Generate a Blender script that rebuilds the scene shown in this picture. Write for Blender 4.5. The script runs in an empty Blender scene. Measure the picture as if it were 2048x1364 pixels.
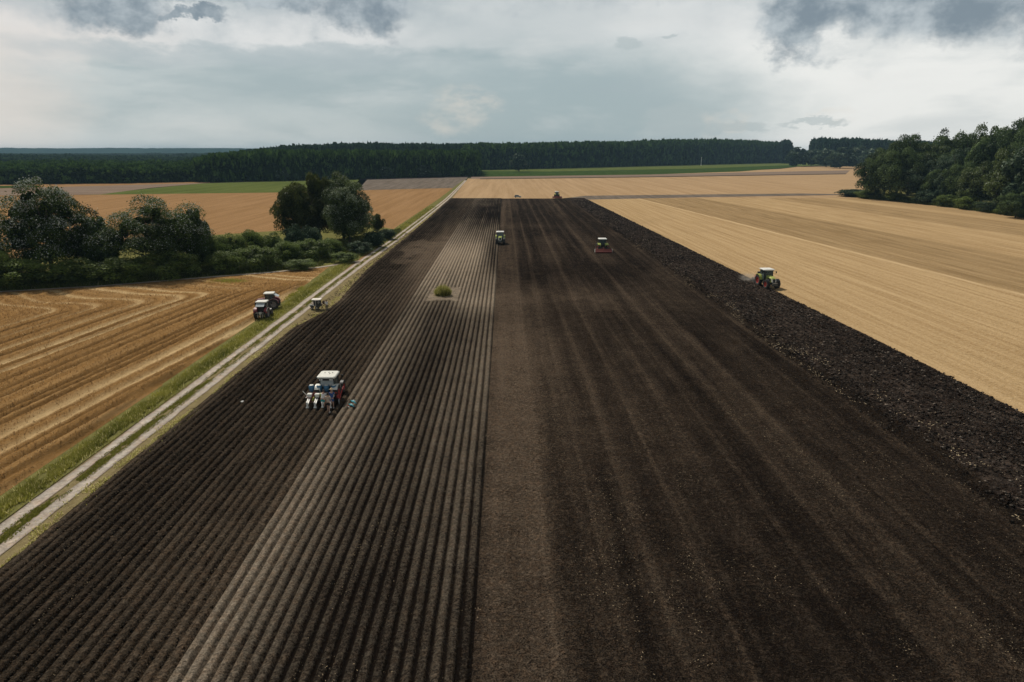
import bpy, math, random
import numpy as np
from mathutils import Vector, Matrix, Euler

# ------------------------------------------------------------------ camera, world, sun, exposure
R = math.radians
sc = bpy.context.scene
COL = sc.collection
H0 = 25.0                      # camera height above the fields, m
F = 2048 * 24.0 / 36.0         # focal length in photograph pixels
PITCH = math.atan((682 - 304) / F)
YAW = R(0.6)
cam = bpy.data.cameras.new('camera')
cam.lens = 24; cam.sensor_width = 36; cam.clip_start = 0.5; cam.clip_end = 30000
camo = bpy.data.objects.new('camera', cam); COL.objects.link(camo)
camo.location = (0, 0, H0)
camo.rotation_euler = (math.pi / 2 - PITCH, 0, -YAW)
sc.camera = camo
CR = camo.rotation_euler.to_matrix()

SUN_EL, SUN_AZ = R(48), R(-32)        # azimuth measured from +Y towards +X
sun = bpy.data.lights.new('sun', 'SUN'); sun.energy = 3.6; sun.angle = R(2.0); sun.color = (1, .93, .82)
suno = bpy.data.objects.new('sun', sun); COL.objects.link(suno)
sd = Vector((math.sin(SUN_AZ) * math.cos(SUN_EL), math.cos(SUN_AZ) * math.cos(SUN_EL), math.sin(SUN_EL)))
suno.rotation_euler = sd.to_track_quat('Z', 'Y').to_euler()

vs = sc.view_settings
vs.view_transform = 'Standard'; vs.look = 'None'; vs.gamma = 1; vs.exposure = 0.1
vs.use_curve_mapping = False
sc.cycles.max_bounces = 5; sc.cycles.transparent_max_bounces = 8
sc.cycles.volume_bounces = 0
sc.cycles.use_adaptive_sampling = True


class NT:
    """tiny helper for building node trees"""
    def __init__(s, tree):
        s.t = tree; s.n = tree.nodes; s.l = tree.links
    def new(s, typ, **kw):
        nd = s.n.new(typ)
        for k, v in kw.items(): setattr(nd, k, v)
        return nd
    def put(s, sock, v):
        if isinstance(v, (int, float)): sock.default_value = v
        elif isinstance(v, (tuple, list)):
            v = tuple(v)
            if len(v) == 3 and sock.type == 'RGBA': v = v + (1,)
            sock.default_value = v
        else: s.l.new(v, sock)
    def math(s, op, a, b=0.0, c=None, clamp=False):
        nd = s.new('ShaderNodeMath', operation=op, use_clamp=clamp)
        s.put(nd.inputs[0], a); s.put(nd.inputs[1], b)
        if c is not None: s.put(nd.inputs[2], c)
        return nd.outputs[0]
    def smooth(s, v, a, b, lo=0.0, hi=1.0):
        nd = s.new('ShaderNodeMapRange', interpolation_type='SMOOTHSTEP')
        s.put(nd.inputs['Value'], v)
        for k, x in (('From Min', a), ('From Max', b), ('To Min', lo), ('To Max', hi)): s.put(nd.inputs[k], x)
        return nd.outputs[0]
    def mix(s, f, a, b, mode='MIX'):
        nd = s.new('ShaderNodeMix', data_type='RGBA', blend_type=mode)
        s.put(nd.inputs[0], f); s.put(nd.inputs[6], a); s.put(nd.inputs[7], b)
        return nd.outputs[2]
    def noise(s, vec, scale, detail=3, rough=.5, dist=0.0):
        nd = s.new('ShaderNodeTexNoise')
        s.put(nd.inputs['Vector'], vec); nd.inputs['Scale'].default_value = scale
        nd.inputs['Detail'].default_value = detail; nd.inputs['Roughness'].default_value = rough
        nd.inputs['Distortion'].default_value = dist
        return nd.outputs[0]
    def mapping(s, vec, scale=(1, 1, 1), rot=(0, 0, 0), loc=(0, 0, 0)):
        nd = s.new('ShaderNodeMapping')
        s.put(nd.inputs['Vector'], vec); nd.inputs['Scale'].default_value = scale
        nd.inputs['Rotation'].default_value = rot; nd.inputs['Location'].default_value = loc
        return nd.outputs[0]
    def attr(s, name):
        return s.new('ShaderNodeAttribute', attribute_name=name).outputs['Fac']


def build_world():
    w = bpy.data.worlds.new('World'); sc.world = w; w.use_nodes = True
    t = NT(w.node_tree); t.n.clear()
    out = t.new('ShaderNodeOutputWorld'); bg = t.new('ShaderNodeBackground')
    t.l.new(bg.outputs[0], out.inputs[0])
    sky = t.new('ShaderNodeTexSky', sky_type='NISHITA'); sky.sun_disc = False
    sky.sun_elevation = SUN_EL; sky.sun_rotation = SUN_AZ
    clear = t.mix(1.0, sky.outputs[0], (.10, .10, .10), 'MULTIPLY')
    tc = t.new('ShaderNodeTexCoord')
    nrm = t.new('ShaderNodeVectorMath', operation='NORMALIZE'); t.l.new(tc.outputs['Generated'], nrm.inputs[0])
    sep = t.new('ShaderNodeSeparateXYZ'); t.l.new(nrm.outputs[0], sep.inputs[0])
    az0 = t.math('ARCTAN2', sep.outputs[0], sep.outputs[1])
    el0 = t.math('ARCSINE', sep.outputs[2])
    cmb = t.new('ShaderNodeCombineXYZ'); t.put(cmb.inputs[0], az0); t.put(cmb.inputs[1], t.math('MULTIPLY', el0, 2.2))
    P = cmb.outputs[0]
    # ragged edges: distort the azimuth and elevation a little
    d1 = t.math('SUBTRACT', t.noise(P, 9, 8, .62), .5)
    d2 = t.math('SUBTRACT', t.noise(t.mapping(P, loc=(7.3, 3.1, 2)), 11, 8, .62), .5)
    d3 = t.math('SUBTRACT', t.noise(t.mapping(P, loc=(1.3, 9.1, 5)), 3, 4, .5), .5)
    az = t.math('ADD', az0, t.math('MULTIPLY_ADD', d1, .13, t.math('MULTIPLY', d3, .14)))
    el = t.math('ADD', el0, t.math('MULTIPLY_ADD', d2, .062, t.math('MULTIPLY', d3, .022)))
    cm2 = t.new('ShaderNodeCombineXYZ'); t.put(cm2.inputs[0], az0); t.put(cm2.inputs[1], t.math('MULTIPLY', el0, 1.25))
    Q = cm2.outputs[0]
    q1 = t.math('SUBTRACT', t.noise(Q, 10, 8, .62), .5); q2 = t.math('SUBTRACT', t.noise(t.mapping(Q, loc=(3.3, 8.1, 2)), 12, 8, .62), .5)
    azq = t.math('ADD', az0, t.math('MULTIPLY', q1, .17)); elq = t.math('ADD', el0, t.math('MULTIPLY', q2, .115))
    def blob(a, e, ra, re, soft=.5, src=None):
        A, E = src or (az, el)
        x = t.math('DIVIDE', t.math('SUBTRACT', A, a), ra)
        y = t.math('DIVIDE', t.math('SUBTRACT', E, e), re)
        r2 = t.math('ADD', t.math('MULTIPLY', x, x), t.math('MULTIPLY', y, y))
        return t.smooth(r2, 1 - soft, 1 + soft, 1.0, 0.0)
    def many(lst, soft, src=None):
        m = None
        for b in lst:
            v = blob(*b, soft=soft, src=src)
            m = v if m is None else t.math('MAXIMUM', m, v)
        return m
    wisps = t.noise(t.mapping(P, scale=(1, 2.0, 1)), 4, 8, .55, .25)
    base = t.mix(t.smooth(wisps, .36, .64), (.33, .405, .425), (.56, .60, .595))
    # broad bright areas
    base = t.mix(t.math('MULTIPLY', blob(.46, .085, .34, .13, .9), .95), base, (.82, .82, .79))
    base = t.mix(t.math('MULTIPLY', blob(.17, .19, .28, .06, .9), .85), base, (.66, .68, .675))
    base = t.mix(t.math('MULTIPLY', blob(-.30, .150, .24, .028, .9), .8), base, (.72, .72, .71))
    base = t.mix(t.math('MULTIPLY', blob(-.60, .135, .17, .035, .9), .85), base, (.74, .70, .665))
    base = t.mix(t.math('MULTIPLY', blob(-.66, .06, .13, .07, .9), .8), base, (.70, .65, .60))
    # grey rain veils
    base = t.mix(t.math('MULTIPLY', blob(.10, .045, .25, .09, .9), .95), base, (.325, .405, .425))
    base = t.mix(t.math('MULTIPLY', blob(-.27, .06, .27, .06, .9), .5), base, (.37, .44, .455))
    base = t.mix(t.math('MULTIPLY', blob(-.33, .118, .22, .014, .8), .7), base, (.40, .46, .48))
    base = t.mix(t.math('MULTIPLY', blob(.02, .175, .17, .035, .9), .5), base, (.45, .50, .51))
    w2 = t.noise(t.mapping(P, scale=(1, 1.5, 1), loc=(4, 2, 1)), 6, 9, .58, .2)
    base = t.mix(t.smooth(w2, .50, .76, 0, .34), base, (.70, .70, .68))
    base = t.mix(t.smooth(w2, .50, .26, 0, .30), base, (.36, .42, .445))
    # cream cumulus low down
    cre = many([(-.07, .062, .055, .022), (-.075, .045, .035, .02), (.30, .036, .03, .016), (.425, .042, .03, .008)], .6)
    puff = t.noise(P, 26, 6, .6)
    base = t.mix(t.math('MULTIPLY', cre, t.smooth(puff, .30, .75, 0, .55)), base, (.68, .63, .56))
    gc = many([(.315, .033, .05, .006), (.41, .036, .035, .004), (.23, .043, .05, .018), (.19, .140, .014, .010), (.235, .15, .006, .004)], .6)
    base = t.mix(t.math('MULTIPLY', gc, .6), base, (.40, .46, .47))
    # dark ragged clouds along the top
    dark = many([(-.55, .205, .10, .034), (-.47, .180, .060, .034), (-.37, .212, .13, .030), (-.305, .180, .05, .012),
                 (-.262, .196, .036, .028), (-.178, .190, .058, .040), (-.135, .205, .025, .03), (-.66, .21, .06, .02),
                 (.385, .155, .048, .042), (.455, .175, .08, .042), (.55, .185, .13, .056), (.66, .175, .10, .060),
                 (-.68, .138, .030, .006), (-.40, .165, .035, .008)], .62, (azq, elq))
    up = t.smooth(el0, .24, .34)
    mid = many([(-.45, .205, .30, .062), (-.17, .20, .13, .05), (.52, .195, .24, .075), (.02, .21, .22, .03), (-.70, .12, .06, .012)], .75, (azq, elq))
    mt = t.smooth(t.noise(Q, 9, 8, .6), .38, .60)
    base = t.mix(t.math('MULTIPLY', t.math('MULTIPLY', mid, mt), .75), base, (.40, .45, .475))
    shade = t.mix(t.smooth(t.noise(Q, 14, 8, .62), .38, .68), (.20, .25, .29), (.46, .51, .535))
    base = t.mix(t.math('MULTIPLY', dark, t.math('SUBTRACT', 1.0, up)), base, shade)
    top = t.mix(t.smooth(t.noise(P, 3, 6, .6), .4, .6), (.13, .15, .17), (.27, .28, .29))  # unseen sky overhead, darkened to cut ambient fill and deepen contrast
    base = t.mix(up, base, top)
    base = t.mix(.04, base, clear)
    grey = t.smooth(sep.outputs[2], -.02, -.002, 0.0, 1.0)
    base = t.mix(grey, (.06, .05, .04), base)
    t.l.new(base, bg.inputs[0]); bg.inputs[1].default_value = 1.0
build_world()


# ------------------------------------------------------------------ geometry helpers
def G(px, py, z=0.0):
    """point on the plane z seen at photograph pixel (px, py)"""
    v = CR @ Vector(((px - 1024) / F, -(py - 682) / F, -1))
    k = (z - H0) / v.z
    return Vector((v.x * k, v.y * k, z))

def height_at(px, base, top):
    """height of something whose foot is at row base and whose top is at row top"""
    g = G(px, base); v = CR @ Vector(((px - 1024) / F, -(top - 682) / F, -1))
    d = math.hypot(g.x, g.y); return H0 + v.z * d / math.hypot(v.x, v.y)

def tag(o, label=None, cat=None, group=None, kind=None):
    if label: o['label'] = label
    if cat: o['category'] = cat
    if group: o['group'] = group
    if kind: o['kind'] = kind
    return o

def link(name, data, parent=None, loc=None, rot=None):
    o = bpy.data.objects.new(name, data); COL.objects.link(o)
    if parent: o.parent = parent
    if loc is not None: o.location = loc
    if rot is not None: o.rotation_euler = rot
    return o

def empty(name, loc, rz=0.0, scale=1.0):
    o = link(name, None, None, loc, (0, 0, rz)); o.scale = (scale,) * 3
    o.empty_display_size = .2
    return o

def copy_tree(o, parent=None):
    c = o.copy(); COL.objects.link(c); c.parent = parent
    for ch in list(o.children): copy_tree(ch, c)
    return c

def np_mesh(name, V, faces, mat=None, attrs=None, smooth=False):
    """faces: int array (n, k)"""
    V = np.asarray(V, np.float32); faces = np.asarray(faces, np.int32)
    me = bpy.data.meshes.new(name)
    n, k = faces.shape
    me.vertices.add(len(V)); me.vertices.foreach_set('co', V.ravel())
    me.loops.add(n * k); me.loops.foreach_set('vertex_index', faces.ravel())
    me.polygons.add(n)
    me.polygons.foreach_set('loop_start', np.arange(0, n * k, k, dtype=np.int32))
    try: me.polygons.foreach_set('loop_total', np.full(n, k, np.int32))
    except Exception: pass
    if smooth: me.polygons.foreach_set('use_smooth', np.ones(n, bool))
    for an, av in (attrs or {}).items():
        a = me.attributes.new(an, 'FLOAT', 'POINT'); a.data.foreach_set('value', np.asarray(av, np.float32).ravel())
    me.update(calc_edges=True)
    if mat: me.materials.append(mat)
    return me

def vnoise(x, y, seed=0, octaves=3, rough=.5):
    """value noise, x and y arrays in lattice units -> about -1..1"""
    out = 0; amp = 1; tot = 0
    for o in range(octaves):
        rs = np.random.RandomState(seed * 31 + o * 7 + 1)
        T = rs.rand(256, 256).astype(np.float32) * 2 - 1
        fx = x * 2 ** o; fy = y * 2 ** o
        ix = np.floor(fx).astype(int); iy = np.floor(fy).astype(int)
        u = fx - ix; v = fy - iy; u = u * u * (3 - 2 * u); v = v * v * (3 - 2 * v)
        a = T[ix & 255, iy & 255]; b = T[(ix + 1) & 255, iy & 255]
        c = T[ix & 255, (iy + 1) & 255]; d = T[(ix + 1) & 255, (iy + 1) & 255]
        out = out + amp * (a * (1 - u) * (1 - v) + b * u * (1 - v) + c * (1 - u) * v + d * u * v)
        tot += amp; amp *= rough
    return out / tot

def grid_faces(nx, ny):
    i = np.arange(nx - 1)[None, :]; j = np.arange(ny - 1)[:, None]
    a = j * nx + i
    return np.stack([a, a + 1, a + nx + 1, a + nx], -1).reshape(-1, 4)

def ysteps(y0, y1, a, b):
    ys = [y0]
    while ys[-1] < y1:
        ys.append(ys[-1] + a + (b - a) * min(1, (ys[-1] - y0) / 350))
    ys[-1] = y1
    return np.array(ys)

def sstep(x, a, b):
    t = np.clip((x - a) / (b - a), 0, 1); return t * t * (3 - 2 * t)

class MB:
    """collects shapes, links them as ONE mesh object"""
    def __init__(s): s.v = []; s.f = []
    def add(s, vs, fs, M=None):
        k = len(s.v)
        s.v += [tuple(M @ Vector(p)) if M else tuple(p) for p in vs]
        s.f += [tuple(i + k for i in f) for f in fs]
        return s
    def box(s, c, d, rot=None, taper=1.0, ty=None):
        """box centred at c with size d; taper shrinks the top"""
        ty = taper if ty is None else ty
        x, y, z = (q / 2 for q in d)
        vs = [(-x, -y, -z), (x, -y, -z), (x, y, -z), (-x, y, -z), (-x * taper, -y * ty, z), (x * taper, -y * ty, z), (x * taper, y * ty, z), (-x * taper, y * ty, z)]
        M = Matrix.Translation(c) @ (Euler(rot).to_matrix().to_4x4() if rot else Matrix.Identity(4))
        return s.add(vs, [(0, 3, 2, 1), (4, 5, 6, 7), (0, 1, 5, 4), (1, 2, 6, 5), (2, 3, 7, 6), (3, 0, 4, 7)], M)
    def prism(s, prof, x0, x1, x0b=None, x1b=None):
        """profile of (y, z) points extruded along x"""
        n = len(prof)
        vs = [(x0, y, z) for y, z in prof] + [(x1, y, z) for y, z in prof]
        fs = [tuple(range(n))[::-1], tuple(range(n, 2 * n))] + [(i, (i + 1) % n, n + (i + 1) % n, n + i) for i in range(n)]
        return s.add(vs, fs)
    def loft(s, rings):
        """rings of equal length, closed, capped"""
        n = len(rings[0]); vs = [p for r in rings for p in r]; fs = []
        for k in range(len(rings) - 1):
            for i in range(n):
                j = (i + 1) % n
                fs.append((k * n + i, k * n + j, (k + 1) * n + j, (k + 1) * n + i))
        fs.append(tuple(range(n))[::-1]); fs.append(tuple(range((len(rings) - 1) * n, len(rings) * n)))
        return s.add(vs, fs)
    def tube(s, pts, r, n=8, r2=None):
        pts = [Vector(p) for p in pts]; rings = []
        for i, p in enumerate(pts):
            d = (pts[min(i + 1, len(pts) - 1)] - pts[max(i - 1, 0)]).normalized()
            q = d.to_track_quat('Z', 'Y'); rr = r + ((r2 if r2 is not None else r) - r) * i / max(1, len(pts) - 1)
            rings.append([p + q @ Vector((rr * math.cos(a * 2 * math.pi / n), rr * math.sin(a * 2 * math.pi / n), 0)) for a in range(n)])
        return s.loft(rings)
    def lathe(s, prof, c=(0, 0, 0), axis='X', n=24):
        """prof of (r, h) revolved round an axis through c"""
        vs = []; m = len(prof)
        for k in range(n):
            a = 2 * math.pi * k / n
            for r, h in prof:
                u, w = r * math.cos(a), r * math.sin(a)
                vs.append({'X': (c[0] + h, c[1] + u, c[2] + w), 'Y': (c[0] + u, c[1] + h, c[2] + w), 'Z': (c[0] + u, c[1] + w, c[2] + h)}[axis])
        fs = []
        for k in range(n):
            k2 = (k + 1) % n
            for i in range(m - 1): fs.append((k * m + i, k2 * m + i, k2 * m + i + 1, k * m + i + 1))
        return s.add(vs, fs)
    def build(s, name, mat, parent=None, loc=None, rot=None, smooth=False):
        me = bpy.data.meshes.new(name); me.from_pydata(s.v, [], s.f); me.materials.append(mat)
        if smooth: me.polygons.foreach_set('use_smooth', [True] * len(me.polygons))
        me.validate(); me.update()
        return link(name, me, parent, loc, rot)


# ------------------------------------------------------------------ materials
def new_mat(name):
    m = bpy.data.materials.new(name); m.use_nodes = True
    t = NT(m.node_tree); b = t.n['Principled BSDF']
    return m, t, b

def plain(name, col, rough=.5, metal=0.0, var=.12, scale=6.0, dirt=0.0, spec=.5):
    m, t, b = new_mat(name)
    tc = t.new('ShaderNodeTexCoord').outputs['Object']
    n = t.noise(tc, scale, 4, .6)
    dark = tuple(c * (1 - var * 1.6) for c in col); lite = tuple(min(1, c * (1 + var)) for c in col)
    c = t.mix(t.smooth(n, .3, .7), dark, lite)
    if dirt:
        n2 = t.noise(tc, scale * .7, 6, .7)
        c = t.mix(t.math('MULTIPLY', t.smooth(n2, .45, .7), dirt), c, (.16, .12, .08))
    t.put(b.inputs['Base Color'], c)
    b.inputs['Roughness'].default_value = rough; b.inputs['Metallic'].default_value = metal
    b.inputs['Specular IOR Level'].default_value = spec
    return m

def soil(name, dark, lite, bump=.6, scale=5.0, fleck=0.0, gloss=.85, fl_col=(.42, .33, .2), grain=1.0):
    """soil whose mix value ('dry' attribute, 0..1) sets its tone"""
    m, t, b = new_mat(name)
    tc = t.new('ShaderNodeTexCoord').outputs['Object']
    n1 = t.noise(tc, scale, 6, .78); n2 = t.noise(tc, .35, 5, .6)
    dry = t.attr('dry')
    k = t.math('MULTIPLY', t.math('MULTIPLY_ADD', dry, 1.0, .22), grain)
    nf = t.smooth(n1, .36, .66, -.5, .5); nm = t.smooth(t.noise(tc, scale * .42, 4, .7), .38, .64, -.5, .5)
    g = t.math('ADD', t.math('MULTIPLY', nf, 1.0), t.math('ADD', t.math('MULTIPLY', nm, .55), t.math('MULTIPLY', t.math('SUBTRACT', n2, .5), .8)))
    f = t.math('ADD', dry, t.math('MULTIPLY', g, k), clamp=True)
    c = t.mix(f, dark, lite)
    n5 = t.noise(tc, scale * .23, 4, .7)
    c = t.mix(t.math('MULTIPLY', t.smooth(n5, .42, .68), .55), c, t.mix(1.0, c, (1.14, .96, .84), 'MULTIPLY'))
    if fleck:
        n3 = t.noise(t.mapping(tc, scale=(1, .6, 1)), 19, 3, .75); n4 = t.noise(t.mapping(tc, scale=(1, .25, 1)), .8, 4, .75)
        kk = t.math('MULTIPLY', t.smooth(n3, .64, .70), t.smooth(n4, .46, .66))
        c = t.mix(t.math('MULTIPLY', kk, fleck), c, fl_col)
    t.put(b.inputs['Base Color'], c); b.inputs['Roughness'].default_value = gloss
    b.inputs['Specular IOR Level'].default_value = .0 if gloss > .6 else .12
    bp = t.new('ShaderNodeBump'); bp.inputs['Strength'].default_value = bump; bp.inputs['Distance'].default_value = .22
    t.put(bp.inputs['Height'], t.math('ADD', n1, nm)); t.l.new(bp.outputs[0], b.inputs['Normal'])
    return m

def straw(name, a, bcol, lite, ang=0.0, along=.03, across=1.4, fine=.5, attr=None, wide=None, broad=None, bump=.5, gr=9):
    """stubble: streaks of slightly different straw colour along the drilling direction"""
    m, t, b = new_mat(name)
    tc = t.new('ShaderNodeTexCoord').outputs['Object']
    mp = t.mapping(tc, scale=(across, along, 1), rot=(0, 0, ang))
    s = t.noise(mp, 1.0, 5, .65)
    g = t.noise(tc, gr, 5, .75)
    c = t.mix(t.smooth(s, .3, .7), a, bcol)
    if wide:
        w = t.noise(t.mapping(tc, scale=(wide, wide * .04, 1), rot=(0, 0, ang)), 1.0, 1, .4)
        c = t.mix(t.smooth(w, .40, .56), c, broad)
    c = t.mix(t.math('MULTIPLY', t.smooth(g, .35, .72), fine), c, lite)
    g2 = t.noise(tc, gr * .37, 4, .7)
    c = t.mix(t.math('MULTIPLY', t.smooth(g2, .5, .75), .35), c, tuple(q * .55 for q in a))
    g3 = t.noise(tc, gr * 2.3, 2, .6)
    c = t.mix(t.math('MULTIPLY', t.smooth(g3, .3, .7), .5), c, t.mix(1.0, c, (.62, .6, .58), 'MULTIPLY'))
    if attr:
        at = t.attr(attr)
        c = t.mix(t.math('MULTIPLY', at, -1.0, clamp=True), c, tuple(q * .38 for q in a))  # negative values darken: brown bands, and the near stubble's painted edge shade
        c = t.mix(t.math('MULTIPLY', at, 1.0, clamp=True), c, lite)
    t.put(b.inputs['Base Color'], c); b.inputs['Roughness'].default_value = .9
    b.inputs['Specular IOR Level'].default_value = .0
    bp = t.new('ShaderNodeBump'); bp.inputs['Strength'].default_value = bump; bp.inputs['Distance'].default_value = .12
    t.put(bp.inputs['Height'], t.math('ADD', g, s)); t.l.new(bp.outputs[0], b.inputs['Normal'])
    return m

def leafy(name, dark, lite, pale=(.30, .33, .28), rough=.6, trans=.25, spec=.12):
    """leaf tone from the 'tone' attribute (0..1 leaf colour, above 1 = pale underside)"""
    m, t, b = new_mat(name)
    tone = t.attr('tone')
    c = t.mix(t.math('MINIMUM', tone, 1.0), dark, lite)
    c = t.mix(t.smooth(tone, 1.02, 1.1), c, pale)
    t.put(b.inputs['Base Color'], c); b.inputs['Roughness'].default_value = rough
    b.inputs['Specular IOR Level'].default_value = spec
    tr = t.new('ShaderNodeBsdfTranslucent'); t.put(tr.inputs[0], c)
    mx = t.new('ShaderNodeMixShader'); mx.inputs[0].default_value = trans
    out = t.n['Material Output']
    t.l.new(b.outputs[0], mx.inputs[1]); t.l.new(tr.outputs[0], mx.inputs[2]); t.l.new(mx.outputs[0], out.inputs[0])
    return m

def glassy(name, tint=(.10, .13, .13), tr=.45):
    m, t, b = new_mat(name)
    b.inputs['Base Color'].default_value = tint + (1,); b.inputs['Roughness'].default_value = .06
    b.inputs['Specular IOR Level'].default_value = .9
    tp = t.new('ShaderNodeBsdfTransparent'); tp.inputs[0].default_value = (.6, .7, .68, 1)
    mx = t.new('ShaderNodeMixShader'); mx.inputs[0].default_value = tr
    t.l.new(b.outputs[0], mx.inputs[1]); t.l.new(tp.outputs[0], mx.inputs[2]); t.l.new(mx.outputs[0], t.n['Material Output'].inputs[0])
    return m

def wheat_angle():
    a, b = G(1446, 439), G(2048, 589)
    return math.atan2(a.x - b.x, a.y - b.y)
WANG = wheat_angle()          # drilling direction of the right-hand stubble

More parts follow.
